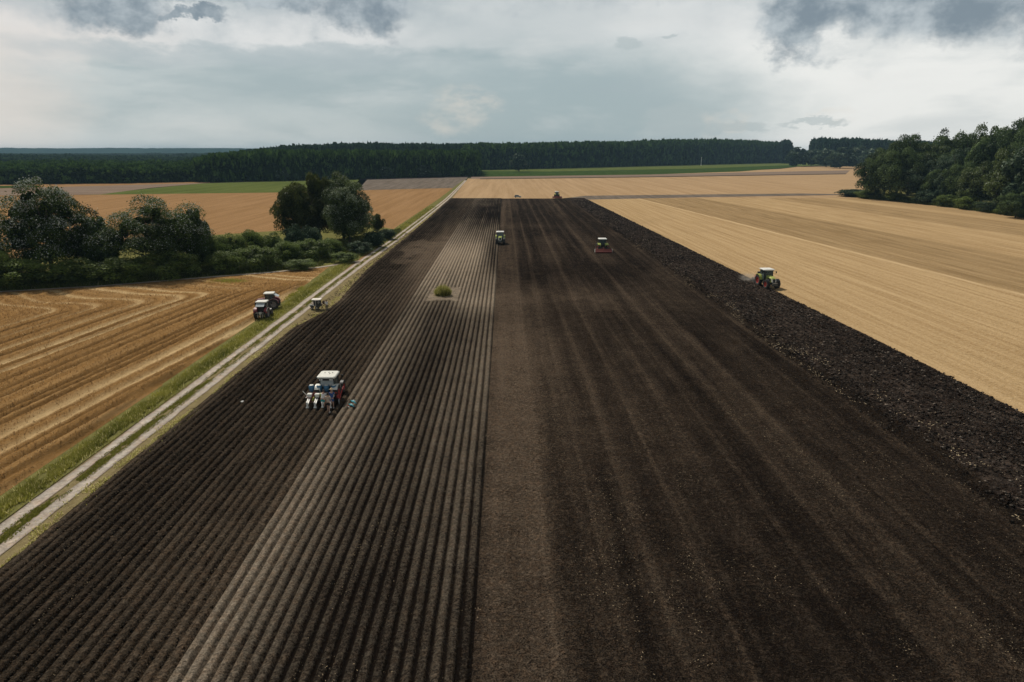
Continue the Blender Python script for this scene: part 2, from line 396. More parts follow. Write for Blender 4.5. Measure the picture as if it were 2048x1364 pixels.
M = dict(
    soil_ridge=soil('ridge_soil', (.013, .0100, .008), (.42, .345, .258), bump=.8, scale=9, fleck=.8, grain=.6),
    soil_row=soil('planted_soil', (.013, .0105, .008), (.20, .154, .110), bump=.9, scale=8, fleck=.7, grain=.75),
    soil_till=soil('tilled_soil', (.014, .0110, .0092), (.215, .160, .113), bump=1.0, scale=11, fleck=1.0, grain=1.0),
    soil_plough=soil('ploughed_soil', (.011, .0085, .0072), (.12, .094, .076), bump=1.0, scale=4, fleck=.4, gloss=.8),
    clod=soil('clod_soil', (.009, .007, .006), (.24, .205, .17), bump=.6, scale=6, gloss=.8),
    dust_soil=soil('sandy_soil', (.10, .075, .052), (.36, .29, .21), bump=.8, scale=4, fleck=.4),
    track=soil('track_dirt', (.17, .135, .105), (.56, .50, .43), bump=.5, scale=3, grain=.4),
    pinkish=straw('old_stubble', (.19, .135, .10), (.25, .185, .14), (.32, .26, .2), ang=0, along=.1, across=.02, fine=.4, gr=1.2),
    wheat=straw('wheat_stubble', (.33, .21, .095), (.49, .34, .175), (.60, .44, .255), ang=-WANG, along=.010, across=.8, fine=.6, attr='swath', bump=1.0, gr=2.2),
    wheat_far=straw('far_stubble', (.34, .22, .115), (.46, .31, .175), (.54, .40, .24), ang=R(90 - 1), along=.006, across=.22, fine=.4, gr=.8),
    orange=straw('ripe_stubble', (.25, .14, .06), (.34, .20, .095), (.43, .28, .145), ang=R(90 - 2), along=.012, across=.25, fine=.35, gr=1.2),
    crop=straw('near_stubble', (.225, .118, .038), (.31, .17, .060), (.58, .42, .22), ang=-R(5.9), along=.05, across=1.0, fine=.22, attr='swath', bump=1.0, gr=6),
    greyfield=straw('bare_field', (.12, .098, .078), (.20, .165, .135), (.24, .2, .16), ang=R(30), along=.02, across=.3, fine=.3, gr=.6),
    green_field=straw('green_crop', (.075, .10, .022), (.12, .145, .04), (.17, .19, .075), ang=R(88), along=.01, across=.12, fine=.35, gr=.8),
    green_dark=straw('dark_green_crop', (.03, .055, .012), (.05, .085, .02), (.09, .12, .04), ang=R(88), along=.02, across=.2, fine=.3, gr=.8),
    verge=straw('verge_ground', (.10, .105, .03), (.19, .18, .06), (.33, .28, .13), ang=0, along=.4, across=1, fine=.35, gr=4),
    drygrass=straw('dry_grass_ground', (.17, .13, .065), (.26, .21, .10), (.36, .30, .17), ang=0, along=.3, across=1, fine=.4, gr=5),
    ground=straw('land', (.035, .04, .02), (.06, .06, .03), (.1, .09, .05), ang=0, along=.01, across=.01, fine=.3, gr=.1),
    hill=leafy('hill_woods', (.012, .030, .024), (.028, .058, .042), trans=0, spec=0),
    grass=leafy('grass_blades', (.075, .09, .016), (.36, .34, .07), pale=(.62, .55, .25), rough=.6, trans=.5),
    stubble=leafy('stubble_stalks', (.15, .08, .028), (.36, .21, .08), pale=(.58, .42, .23), rough=.8, trans=.3),
    weeds=leafy('weeds', (.025, .04, .008), (.15, .17, .035), pale=(.25, .24, .14), rough=.6),
    leaf_silver=leafy('silver_leaves', (.012, .022, .005), (0.090, 0.138, 0.031), pale=(.42, .45, .40), spec=.06),
    leaf_oak=leafy('oak_leaves', (.015, .022, .004), (0.098, 0.115, 0.021), pale=(.09, .085, .03)),
    leaf_olive=leafy('olive_leaves', (.016, .028, .007), (0.127, 0.167, 0.048), pale=(.30, .34, .24)),
    leaf_bush=leafy('bush_leaves', (.024, .042, .009), (0.168, 0.228, 0.048), pale=(.24, .28, .12)),
    leaf_wood=leafy('wood_leaves', (.013, .026, .009), (0.125, 0.181, 0.057), pale=(.16, .22, .12)),
    leaf_grey=leafy('willow_leaves', (.016, .032, .015), (0.090, 0.138, 0.070), pale=(.20, .25, .17)),
    leaf_poplar=leafy('poplar_leaves', (.014, .034, .008), (.095, .165, .038), pale=(.06, .09, .03), spec=.0),
    leaf_far=leafy('far_leaves', (.012, .028, .014), (.055, .10, .046), pale=(.08, .10, .07), spec=.0),
    leaf_far_pale=leafy('pale_far_leaves', (.014, .030, .016), (.05, .086, .044), spec=.0),
    bark=plain('bark', (.09, .07, .055), .9, var=.3, scale=3),
    strawbit=plain('straw_bits', (.42, .32, .19), .8, var=.35, scale=40),
    green_paint=plain('light_green_paint', (.42, .47, .10), .35, dirt=.35),
    dark_paint=plain('dark_chassis_paint', (.03, .035, .03), .5, dirt=.3),
    grille=plain('grille_mesh', (.012, .013, .012), .6),
    white=plain('white_paint', (.78, .76, .70), .35, var=.05),
    cream=plain('faded_roof_paint', (.66, .65, .58), .45, var=.08, dirt=.15),
    red=plain('red_paint', (.42, .035, .03), .4, dirt=.3),
    maroon=plain('faded_red_paint', (.24, .045, .05), .5, dirt=.3),
    rust=plain('dull_red_implement_paint', (.26, .06, .045), .55, dirt=.35),
    tyre=plain('tyre_rubber', (.022, .021, .02), .8, dirt=.45),
    rim_red=plain('red_rim_paint', (.42, .045, .03), .45, dirt=.3),
    rim_grey=plain('grey_rim_paint', (.22, .19, .17), .55, dirt=.3),
    glass=glassy('cab_glass'), glass_pale=glassy('painted_reflection_glass', (.50, .54, .54), .12),  # pale tint puts a sky reflection into the glass colour
    lamp=plain('lamp_glass', (.85, .85, .8), .15, var=.02),
    black=plain('black_plastic', (.015, .015, .015), .5),
    metal=plain('worn_steel', (.34, .34, .33), .35, metal=.6),
    silver=plain('silver_car_paint', (.22, .28, .30), .3, metal=.3, var=.05),
    blue=plain('blue_tank_plastic', (.045, .15, .26), .4),
    teal=plain('teal_cloth', (.02, .33, .33), .9), cyan=plain('cyan_plastic', (.07, .72, .88), .35, var=.06),
    navy=plain('blue_cloth', (.03, .09, .27), .9), ivory=plain('white_cloth', (.78, .76, .72), .9, var=.06),
    tan=plain('tan_cloth', (.58, .45, .33), .9, var=.08), blackcloth=plain('black_cloth', (.018, .015, .018), .9),
    brown=plain('brown_cloth', (.10, .065, .045), .9), khaki=plain('khaki_cloth', (.09, .08, .055), .9),
    skin=plain('skin', (.46, .27, .19), .55, var=.06), hair=plain('dark_hair', (.03, .02, .015), .7),
    hat=plain('straw_hat', (.60, .46, .27), .8), canopy=plain('white_canopy', (.74, .68, .6), .7, var=.05),
    wood=plain('weathered_wood', (.30, .22, .15), .8, var=.2), ygreen=plain('yellow_green_plastic', (.38, .45, .08), .5),
    trim=plain('rubber_seal', (.02, .02, .02), .6),
)

# ------------------------------------------------------------------ ground and fields
def flat_poly(name, pts, mat, z, px=True, dry=.5):
    P = [G(*p) for p in pts] if px else [Vector((p[0], p[1], 0)) for p in pts]
    me = bpy.data.meshes.new(name)
    me.from_pydata([(p.x, p.y, z) for p in P], [], [tuple(range(len(P)))]); me.materials.append(mat)
    a = me.attributes.new('dry', 'FLOAT', 'POINT'); a.data.foreach_set('value', [dry] * len(P))
    return tag(link(name, me), kind='structure')

def build_flat_fields():
    S = 7000
    me = np_mesh('ground', [(-S, -600, -.06), (S, -600, -.06), (S, S, -.06), (-S, S, -.06)], [(0, 1, 2, 3)], M['ground'])
    tag(link('ground', me), kind='structure')
    # right of the track: far stubble, then the strips beyond it
    flat_poly('wheat_field_far', [(905, 396), (936, 357), (1300, 349), (1560, 338), (1600, 333), (1760, 333), (3000, 340), (3300, 520), (1700, 420), (1180, 400)], M['wheat_far'], 0)
    flat_poly('old_stubble_strip', [(941, 357.6), (943, 353.2), (1300, 348.6), (1500, 344.5), (1700, 340.5), (1692, 348), (1300, 353.4)], M['pinkish'], .03)
    flat_poly('ploughed_line', [(960, 358.6), (960, 357.4), (1300, 353.2), (1692, 347.2), (1692, 348.4), (1300, 354.5)], M['soil_plough'], .06, dry=.5)
    flat_poly('green_field', [(950, 343), (954, 333), (1600, 322), (1640, 330), (1560, 336), (1400, 341), (1100, 346)], M['green_field'], .03)
    flat_poly('green_field_near', [(948, 353.6), (952, 342), (1100, 343), (1400, 337), (1600, 329.5), (1590, 334), (1480, 343), (1300, 349)], M['green_dark'], .06)
    # left of the track
    flat_poly('ripe_field', [(-2600, 398), (0, 391), (230, 389), (560, 384), (735, 379.5), (890, 374.5), (919, 372.5), (893, 392), (852, 424), (795, 466), (700, 545), (0, 640), (-2200, 900)], M['orange'], 0)
    flat_poly('bare_field', [(700, 381), (720, 358), (936, 352.5), (934, 357), (909, 376), (890, 376.3)], M['greyfield'], .03)
    flat_poly('green_field_left', [(180, 389.5), (400, 367), (560, 362), (735, 358.5), (715, 380.5), (560, 385)], M['green_field'], .03)
    flat_poly('pale_stubble_strip', [(-2600, 395), (-2600, 380), (0, 377), (230, 371), (420, 365.5), (300, 376), (200, 389), (0, 391)], M['pinkish'], .05)
    flat_poly('tan_strip', [(-2600, 380), (-2600, 371), (0, 369.5), (420, 363), (420, 365.6), (230, 371), (0, 377)], M['orange'], .02)
    flat_poly('meadow_strip', [(-200, 377), (-200, 373), (0, 372), (60, 371), (90, 374), (0, 376.5)], M['green_dark'], .07)
    # dry weedy ground between the ploughed strip and the far field
    flat_poly('headland_strip', [(1120, 397.5), (1170, 391.5), (1400, 389), (1600, 387), (1690, 388.5), (1690, 390), (1400, 394.5), (1175, 399.5)], M['greyfield'], .05)
    # wheel-worn verges
    flat_poly('verge', [(-40.0, 5), (-35.3, 5), (-35.3, 62), (-35.0, 140), (-35.4, 165), (-33.8, 200), (-33, 380), (-36.2, 640), (-38, 640), (-36.5, 380), (-37.6, 210), (-40, 160), (-38.6, 120), (-38.3, 60)], M['verge'], .035, px=False)
    flat_poly('middle_verge', [(-35.2, 5), (-30.6, 5), (-30.6, 90), (-28.0, 104), (-27.8, 122), (-29.4, 200), (-29.0, 380), (-35.0, 640), (-36.0, 640), (-33.2, 380), (-34.2, 200), (-35.2, 120)], M['drygrass'], .03, px=False)
    # green belt under the trees and hedge, left
    flat_poly('hedge_ground', [(-2200, 690), (-2200, 560), (0, 520), (430, 470), (740, 450), (800, 461), (770, 480), (700, 530), (540, 544.5), (400, 555.5), (200, 572), (0, 583)], M['verge'], .06)
    flat_poly('footpath', [(-2200, 698), (-2200, 690), (0, 583), (200, 572), (400, 555.5), (540, 544.5), (640, 534), (720, 521), (722, 523.5), (640, 536), (540, 546.3), (400, 557.2), (200, 573.6), (0, 585)], M['track'], .09, dry=.55)
    flat_poly('wood_ground', [(1690, 391), (1720, 380), (2048, 345), (3300, 340), (3300, 620), (2400, 480), (2048, 436), (1900, 415), (1800, 404)], M['verge'], .05)
build_flat_fields()

def track_curve(offs, name, w):
    """a wheel track as a ribbon with uneven edges"""
    base = [(5, -33.7), (60, -33.6), (110, -33.65), (140, -33.6), (165, -33.3), (200, -32.3), (280, -31.9), (380, -31.6), (480, -33), (640, -35.6)]
    ys = ysteps(5, 640, .5, 2.0)
    xc = np.interp(ys, [b[0] for b in base], [b[1] for b in base]) + offs * np.interp(ys, [0, 160, 400, 640], [1, 1, .85, .6])
    xc = xc + vnoise(ys / 9, ys * 0, 5, 2) * .10
    nx = 9
    u = np.linspace(-1, 1, nx)[None, :]
    wl = w * (1 + .22 * vnoise(ys / 1.7, ys * 0 + 3, 9, 3))[:, None]
    X = xc[:, None] + u * wl * .5
    Y = np.repeat(ys[:, None], nx, 1)
    Z = .075 - .03 * (1 - u ** 2) + 0 * X
    dry = .72 + .22 * vnoise(X / .5, Y / 1.5, 4, 3) - .45 * np.abs(u) ** 3
    V = np.stack([X, Y, Z], -1).reshape(-1, 3)
    me = np_mesh(name, V, grid_faces(nx, len(ys)), M['track'], {'dry': dry}, True)
    tag(link(name, me), kind='structure')
track_curve(-.95, 'track', .95)
track_curve(.8, 'track', 1.0)

def patch_mask(X, Y):
    """the unploughed island round the grass clump"""
    m = .35 * vnoise(X / .7, Y / .9, 18, 3)
    a = sstep(X + m, -14.0, -13.5) * (1 - sstep(X + m, -8.5, -8.0))
    ya, yb = G(885, 604).y, G(885, 576).y
    n = vnoise(X / .8, Y / .8, 8, 3) * 1.3
    return a * sstep(Y, ya - .2 + n, ya + .5 + n) * (1 - sstep(Y, yb - .6 + n, yb + n))

def row_y(py): return G(1010, py).y

def build_ridges():
    X0, XB, X1 = -31.4, -16.55, -1.75
    pitch = (X1 - XB) / 21
    ys = ysteps(20, row_y(397), .35, 1.5)
    xs = np.arange(X0, X1 + .001, pitch / 9)
    xs = np.append(xs, [X1 + .06])
    X, Y = np.meshgrid(xs, ys)
    Xw = X + .06 * vnoise(X / 30, Y / 25, 3, 2) + .022 * vnoise(X / 1.1, Y / 1.6, 73, 2)
    # outer edge follows the track
    edge = np.interp(Y, [20, 60, 98, 107, 117, 130, 150, 200, 280, 390], [-31.6, -31.4, -31.2, -29.4, -28.8, -29.6, -30.5, -30.1, -29.9, -30.6])
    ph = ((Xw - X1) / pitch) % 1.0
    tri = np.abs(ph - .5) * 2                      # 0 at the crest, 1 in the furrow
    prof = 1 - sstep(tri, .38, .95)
    pm = patch_mask(X, Y)
    light = sstep(X, XB - .1, XB + .1)
    # freshly planted part on the left: lower, crumbled rows, wheel furrows every fourth
    idx = np.floor((Xw - X1) / pitch)
    four = (np.mod(idx, 4) == 0)
    amp = light * .23 + (1 - light) * (.18 + .05 * four)
    rough = .022 * light + .03 * (1 - light)
    Z = amp * (1 + .22 * vnoise(idx * 1.7, Y / 3.5, 55, 3)) * prof * (1 - pm) + pm * .10
    Z = Z + rough * vnoise(X / .17, Y / .22, 2, 2) + .02 * vnoise(X / 4, Y / 6, 6, 2)
    Z = Z * sstep(X, edge - .1, edge + .7) - .04 + .125 * sstep(X, edge - .35 + .2 * vnoise(X / .6, Y / .9, 47, 2), edge + .15)
    V = np.stack([X, Y, Z], -1)
    # soil tone: lighter and darker bands, darker furrows
    rid = vnoise(idx * .9, Y / 30 + idx * 3.7, 12, 2)
    def yb(py, w): return np.exp(-((Y - row_y(py)) / w) ** 2)
    dry = .20 + .12 * rid + .11 * vnoise(X / 9, Y / 20, 5, 3)  # dry is only the soil tone value, higher is lighter
    dry += .95 * yb(512, 30) * sstep(X, -24, -19) * (1 - sstep(X, -8, -3)) + .22 * yb(465, 30) * sstep(X, -24, -16)
    dry += .40 * yb(570, 16) * sstep(X, -19, -17) + .42 * yb(606, 8) * sstep(X, -10, -7)
    dry += .16 * sstep(X, -9, -3) * yb(720, 18)
    dry += .12 * np.exp(-((X - X1 + 2) / 3.5) ** 2) * yb(900, 30)
    dry += .30 * np.exp(-((X - XB - 1.3) / 1.7) ** 2) * (1 - sstep(Y, 70, 130)) + .10 * (1 - sstep(X, XB + 3, XB + 7))
    dry -= .15 * yb(430, 60) + .10 * (1 - sstep(Y, 26, 44)) * sstep(X, -13, -8)
    patch = sstep(vnoise(X / 6, Y / 9, 21, 3), -.1, .35)
    dryl = dry * .95 + .11 - .16 * (1 - sstep(X, -27, -18)) * 1 + .04 + .10 * vnoise(idx * 1.3, Y / 12, 13, 2)
    dryl += .75 * sstep(vnoise(X / 6, Y / 5, 31, 3), .0, .4) * yb(500, 30) * sstep(X, -29, -25)
    dry = dryl * (1 - light) + dry * light
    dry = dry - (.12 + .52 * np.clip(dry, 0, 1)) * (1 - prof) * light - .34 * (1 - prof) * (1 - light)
    dry = dry * (1 - pm) + pm * (.72 + .25 * vnoise(X / .9, Y / 1.1, 66, 3))
    dry += .65 * (1 - sstep(X, edge + .1, edge + 2.0)) * (.5 + .5 * vnoise(X / .8, Y / 2.5, 41, 3))
    sel = xs <= XB + pitch / 9 * .5
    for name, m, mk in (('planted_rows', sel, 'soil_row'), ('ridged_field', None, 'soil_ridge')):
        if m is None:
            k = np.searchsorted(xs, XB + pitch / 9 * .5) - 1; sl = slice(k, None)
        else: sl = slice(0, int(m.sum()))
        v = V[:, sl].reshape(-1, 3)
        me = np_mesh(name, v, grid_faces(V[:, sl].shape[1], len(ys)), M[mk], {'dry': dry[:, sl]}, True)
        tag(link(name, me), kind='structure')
build_ridges()

STRIP_Y = [20, row_y(830), row_y(590), row_y(465), row_y(397)]
STRIP_X = [51.8, 51.3, 50.4, 48.2, 44.8]

def build_tilled():
    xs = np.arange(-1.72, 38.6, .16); ys = ysteps(20, row_y(397.3), .35, 1.6)
    X, Y = np.meshgrid(xs, ys)
    Z = .10 + .022 * vnoise(X / .22, Y / .26, 3, 3) + .02 * vnoise(X / 3, Y / 12, 4, 2)
    tr = np.zeros_like(X); ridge = np.zeros_like(X)
    for k, (x0, q) in enumerate([(2.2, .8), (5.7, 1), (8.9, .4), (12.0, .9), (12.8, .3), (15.9, .5), (19.1, .8), (22.4, .4), (25.6, .9), (28.9, .5), (32.0, .6)]):
        xc = x0 + .22 * vnoise(Y / 60, Y * 0 + k, 6, 1)
        q = q * (.65 + .35 * vnoise(Y / 14, Y * 0 + k * 3.3, 7, 2))
        tr += q * np.exp(-((X - xc) / .09) ** 2); ridge += q * np.exp(-((X - xc - .30) / .22) ** 2)
    Z += -.045 * tr + .03 * ridge + .012 * vnoise(X / .11, Y / .6, 44, 2)
    def yb(py, w): return np.exp(-((Y - row_y(py)) / w) ** 2)
    band = vnoise(X / 2.1, Y / 190, 17, 3, .65)
    pas = ((X + .35 * vnoise(Y / 25, Y * 0, 71, 2) - 2.2) / 3.25) % 1.0; pi = np.floor((X - 2.2) / 3.25)
    pamp = .5 + .5 * vnoise(pi * .77, Y / 70 + pi * 2.1, 72, 2)
    dry = .24 + .22 * band + .13 * vnoise(X / 5, Y / 20, 9, 4) + .07 * vnoise(X / .6, Y / 9, 19, 3)
    dry += (.22 * np.exp(-((pas - .1) / .13) ** 2) - .10 * np.exp(-((pas - .6) / .25) ** 2)) * pamp
    dry += .48 * np.exp(-((X - .3) / 2.8) ** 2) * (1 - sstep(Y, 95, 150) * .6) * (.5 + .5 * sstep(Y, 26, 50))
    dry += .14 * (1 - sstep(X, 5, 16)) * yb(760, 22)  # lighter and darker bands across the field
    dry += .34 * yb(598, 8) * (1 - sstep(X, 14, 28)) * (.6 + .4 * vnoise(X / 3, Y / 6, 51, 2)) + .20 * yb(700, 12) * (1 - sstep(X, 4, 12))
    dry -= .20 * yb(540, 12) * sstep(X, 0, 8) * (1 - sstep(X, 26, 34))
    dry -= .14 * yb(440, 50) * sstep(X, -1, 4)
    dry += .16 * yb(452, 8) * np.exp(-((X - 10) / 9) ** 2)
    dry -= .10 * sstep(X, 10, 16) * (1 - sstep(Y, 28, 60))  # darker towards the near right corner
    dry += .16 * np.exp(-((X - 21 - (Y - 150) * .02) / 1.0) ** 2) * sstep(Y, 130, 170)
    dry += .13 * ridge - .16 * tr
    dry -= .08 * sstep(X, 24, 34)
    dry = np.maximum(dry, .10 + .05 * vnoise(X / .7, Y / 3, 81, 2)) + .06 * vnoise(X / .35, Y / 14, 82, 2)
    me = np_mesh('tilled_field', np.stack([X, Y, Z], -1).reshape(-1, 3), grid_faces(len(xs), len(ys)), M['soil_till'], {'dry': dry}, True)
    tag(link('tilled_field', me), kind='structure')
build_tilled()

def build_plough():
    ys = ysteps(20, row_y(396.5), .3, 1.2); n = 80
    ro = np.interp(ys, STRIP_Y, STRIP_X) + .12 * vnoise(ys / .8, ys * 0, 3, 2)
    lo = 36.5 + 1.3 * vnoise(ys / 14, ys * 0, 8, 4) + .35 * vnoise(ys / 1.2, ys * 0, 14, 2)
    lo = np.where(ys > 230, lo - (ys - 230) * .02, lo)
    u = np.linspace(0, 1, n)[None, :]
    X = lo[:, None] * (1 - u) + ro[:, None] * u; Y = np.repeat(ys[:, None], n, 1)
    env = sstep(u, 0, .18) * (1 - .9 * sstep(u, .985, 1)) + 0 * X
    Z = .06 + env * (.13 + .13 * np.abs(vnoise(X / .35, Y / .5, 5, 3)) + .06 * np.sin(X / .45 * 2 * math.pi / 2) + .05 * vnoise(X / 3, Y / 3, 7, 2))
    dry = .3 + .3 * vnoise(X / .5, Y / .6, 2, 3) + .15 * vnoise(X / 4, Y / 9, 12, 2)
    me = np_mesh('ploughed_strip', np.stack([X, Y, Z], -1).reshape(-1, 3), grid_faces(n, len(ys)), M['soil_plough'], {'dry': dry}, False)
    tag(link('ploughed_strip', me), kind='structure')
build_plough()

def build_wheat_right():
    ys = ysteps(20, row_y(397), 1.0, 5.0)
    ro = np.interp(ys, STRIP_Y, STRIP_X)
    n = 420; u = (np.linspace(0, 1, n) ** 2.2)[None, :]
    X = ro[:, None] - .05 + u * 900; Y = np.repeat(ys[:, None], n, 1)
    Z = .045 + 0 * X
    U = X * math.cos(WANG) - Y * math.sin(WANG)
    def uu(px, py):
        g = G(px, py); return g.x * math.cos(WANG) - g.y * math.sin(WANG)
    e = [uu(2048, 589), uu(2048, 516), uu(2048, 472), uu(2048, 450)]
    wob = .8 * vnoise(Y / 40, U / 30, 4, 3)
    br = sstep(U + wob, e[0] - .3, e[0] + .3) * (1 - sstep(U + wob, e[1] - 2.5, e[1] + 2.5)) + .8 * sstep(U + wob, e[2] - 1.5, e[2] + 1.5) * (1 - sstep(U + wob, e[3], e[3] + 5))
    br = br + .55 * sstep(U, e[3] + 12, e[3] + 14) * (1 - sstep(U, e[3] + 30, e[3] + 34))
    sw = .8 * np.exp(-((U - e[0] + .5) / .5) ** 2) - .38 * np.clip(br, 0, 1) * (1 + .3 * vnoise(U / 3, Y / 90, 8, 3))
    for k in range(40):
        uc = e[0] - 27 + k * 3.1 + .6 * math.sin(k * 5.1); sw -= (.10 + .09 * math.sin(k * 2.7)) * np.exp(-((U - uc) / .28) ** 2); sw += .10 * (1 + math.sin(k * 1.9)) * np.exp(-((U - uc - .9) / .4) ** 2)
    sw += .16 * vnoise(U / 1.1, Y / 60, 18, 4) - .10 * sstep(vnoise(X / 9, Y / 14, 28, 3), .2, .6)
    me = np_mesh('wheat_field', np.stack([X, Y, Z], -1).reshape(-1, 3), grid_faces(n, len(ys)), M['wheat'], {'swath': sw}, True)
    tag(link('wheat_field', me), kind='structure')
build_wheat_right()

def build_crop_left():
    """near stubble left of the track: cut bands with edges and light swaths, turning at the headland"""
    a = R(5.9); ca, sa = math.cos(a), math.sin(a)
    def U(x, y): return x * ca - y * sa
    lite = [U(*G(0, p).xy) for p in (662, 683, 708, 735, 752, 880, 912)]
    lw = [.4, .3, .5, .6, .45, .7, .55]
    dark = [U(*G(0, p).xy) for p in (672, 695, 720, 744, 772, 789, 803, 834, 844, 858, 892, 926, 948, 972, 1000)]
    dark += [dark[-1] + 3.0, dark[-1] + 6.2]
    xs = np.concatenate([np.arange(-230, -110, .8), np.arange(-110, -38, .22)]); ys = ysteps(14, 175, .5, 1.2)
    X, Y = np.meshgrid(xs, ys)
    # headland limit
    e = [G(p, q) for p, q in ((-1500, 690), (0, 586), (200, 574.5), (400, 558), (540, 547), (640, 537), (715, 526))]
    lim = np.interp(X, [p.x for p in e], [p.y for p in e])
    edge = np.interp(Y, [14, 60, 120, 160], [-38.1, -38.2, -38.6, -40])
    turn = sstep(Y, lim - 26 - 9 * vnoise(X / 20, Y * 0, 3, 2), lim - 12)
    Uu = X * ca - Y * sa
    # rows swing round towards the headland
    Ut = Uu + turn * (4 * np.sin((X + Y) / 19.0) + (Y - lim + 24) * .9) + .25 * vnoise(Y / 14, X / 14, 5, 2)
    sw = np.zeros_like(X); gully_shade = np.zeros_like(X); scar = np.zeros_like(X)
    Ua = Ut + .12 * vnoise(Y / 1.2, X / 1.2, 7, 2)
    for c, w in zip(lite, lw): sw = np.maximum(sw, np.exp(-((Ua - c) / w) ** 2))
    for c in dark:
        gully_shade = np.maximum(gully_shade, np.exp(-((Ua - c) / .36) ** 4) * (.8 + .2 * vnoise(X / 3, Y / 3, 9, 2)))
    h = .55 * (1 - .8 * turn)
    Z = .05 + h * (1 - .8 * gully_shade) * (1 - .62 * sw) + .075 * vnoise(X / .25, Y / .5, 3, 2)
    swn = .16 * vnoise(Ut / .35, (X + Y) / 18, 91, 2)
    fade = (1 - sstep(X, edge - .7, edge)) * (1 - sstep(Y, lim - 1.5, lim - .3))
    Z = .045 + (Z - .045) * fade
    swv = sw * (.75 + .3 * vnoise(X / .8, Y / 2.0, 4, 3))
    tt = vnoise(Ut / .9, (X + Y) / 26, 22, 3)
    swv += turn * .6 * sstep(tt, .2, .55) * (.6 + .4 * vnoise(X / 1.1, Y / 1.1, 44, 2)) + .08 * (1 - sstep(np.abs(X - edge), 0, 1.5))
    swv = np.clip(swv, 0, 1) - .55 * gully_shade * (1 - turn) * (1 - sw) + swn  # dark lines: shaded sides of the standing bands painted into the colour
    rs = np.random.RandomState(19); n = 330000
    ii = rs.randint(0, len(xs) - 1, n); jj = (rs.rand(n) ** 1.6 * (len(ys) - 1)).astype(int)
    okp = (X[jj, ii] < edge[jj, ii] - .3) & (Y[jj, ii] < lim[jj, ii] - 1) & (X[jj, ii] > -150) & (gully_shade[jj, ii] < .35) & (X[jj, ii] > -.85 * Y[jj, ii] - 12)
    ii, jj = ii[okp], jj[okp]; n = len(ii)
    P = np.stack([X[jj, ii] + rs.rand(n) * .22, Y[jj, ii] + rs.rand(n) * .6, Z[jj, ii] - .03], -1)
    sv = sw[jj, ii]
    blades('stubble_stalks', 'short golden stalks covering the rows of the left stubble field', 'stalks', P, (.06 + .10 * rs.rand(n)) * (1 - .4 * sv) * (1 + P[:, 1] / 120), M['stubble'], 21,
           np.where(rs.rand(n) < .08 + .5 * sv, 1.2, rs.rand(n)), w=.035, lean=.5)
    nx = len(xs); F4 = grid_faces(nx, len(ys))
    xm = X.ravel()[F4[:, 0]]; ym = Y.ravel()[F4[:, 0]]
    ok = (ym < lim.ravel()[F4[:, 0]]) & (xm < edge.ravel()[F4[:, 0]])
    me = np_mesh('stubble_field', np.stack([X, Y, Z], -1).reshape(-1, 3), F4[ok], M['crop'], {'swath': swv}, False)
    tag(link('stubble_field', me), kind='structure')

def build_hills():
    xs = np.linspace(-6500, 6500, 900); ys = np.linspace(4000, 5600, 24)
    X, Y = np.meshgrid(xs, ys)
    t = sstep(Y, 4000, 4500)
    az = X / Y
    prof = np.interp(az, [-1.4, -.75, -.6, -.4, -.3, 0, .6, 1.4], [50, 48, 46, 49, 44, 38, 32, 36])
    Z = t * (prof + 5 * vnoise(X / 500, Y / 700, 3, 3)) + 5 * t * np.abs(vnoise(X / 22, Y / 40, 4, 2)) - .5
    me = np_mesh('hills', np.stack([X, Y, Z], -1).reshape(-1, 3), grid_faces(len(xs), len(ys)), M['hill'], {'tone': .5 + .5 * vnoise(X / 60, Y / 90, 6, 3)}, False)
    tag(link('hills', me), kind='structure')
build_hills()

# ------------------------------------------------------------------ loose stuff lying on the soil
def scatter_bits(name, label, cat, P, size, mat, seed, flat=.4, lump=False, tone=None, long=1.0):
    rs = np.random.RandomState(seed); n = len(P)
    if lump:     # irregular octahedra
        B = np.array([(1, 0, 0), (-1, 0, 0), (0, 1, 0), (0, -1, 0), (0, 0, 1), (0, 0, -.6)], float)
        V = B[None] * (size[:, None, None] * (.6 + .8 * rs.rand(n, 6, 1)))
        V[:, :, 2] *= .6; V[:, :, 0] *= (.8 + .9 * rs.rand(n))[:, None]
        Fb = np.array([(0, 2, 4), (2, 1, 4), (1, 3, 4), (3, 0, 4), (2, 0, 5), (1, 2, 5), (3, 1, 5), (0, 3, 5)])
    else:
        B = np.array([(-.5 * long, -.12, 0), (.5 * long, -.12, 0), (.5 * long, .12, 0), (-.5 * long, .12, 0)], float)
        V = B[None] * size[:, None, None]; V = np.repeat(V, 1, 0)
        V[:, :, 2] += (rs.rand(n, 4) - .3) * size[:, None] * flat
        Fb = np.array([(0, 1, 2, 3)])
    a = rs.rand(n) * 6.283; c, s = np.cos(a), np.sin(a)
    x = V[:, :, 0] * c[:, None] - V[:, :, 1] * s[:, None]; y = V[:, :, 0] * s[:, None] + V[:, :, 1] * c[:, None]
    V = np.stack([x, y, V[:, :, 2]], -1) + P[:, None, :]
    k = V.shape[1]; FF = (Fb[None] + (np.arange(n) * k)[:, None, None]).reshape(-1, Fb.shape[1])
    t = rs.rand(n) if tone is None else tone
    me = np_mesh(name, V.reshape(-1, 3), FF, mat, {'dry': np.repeat(t, k), 'tone': np.repeat(t, k)})
    return tag(link(name, me), label, cat, kind='stuff')

def persp_y(rs, n, y0, y1, p=1.0):
    """more of them near the viewer, where single ones can be made out"""
    u = rs.rand(n); return y0 * (y1 / y0) ** (u ** p)

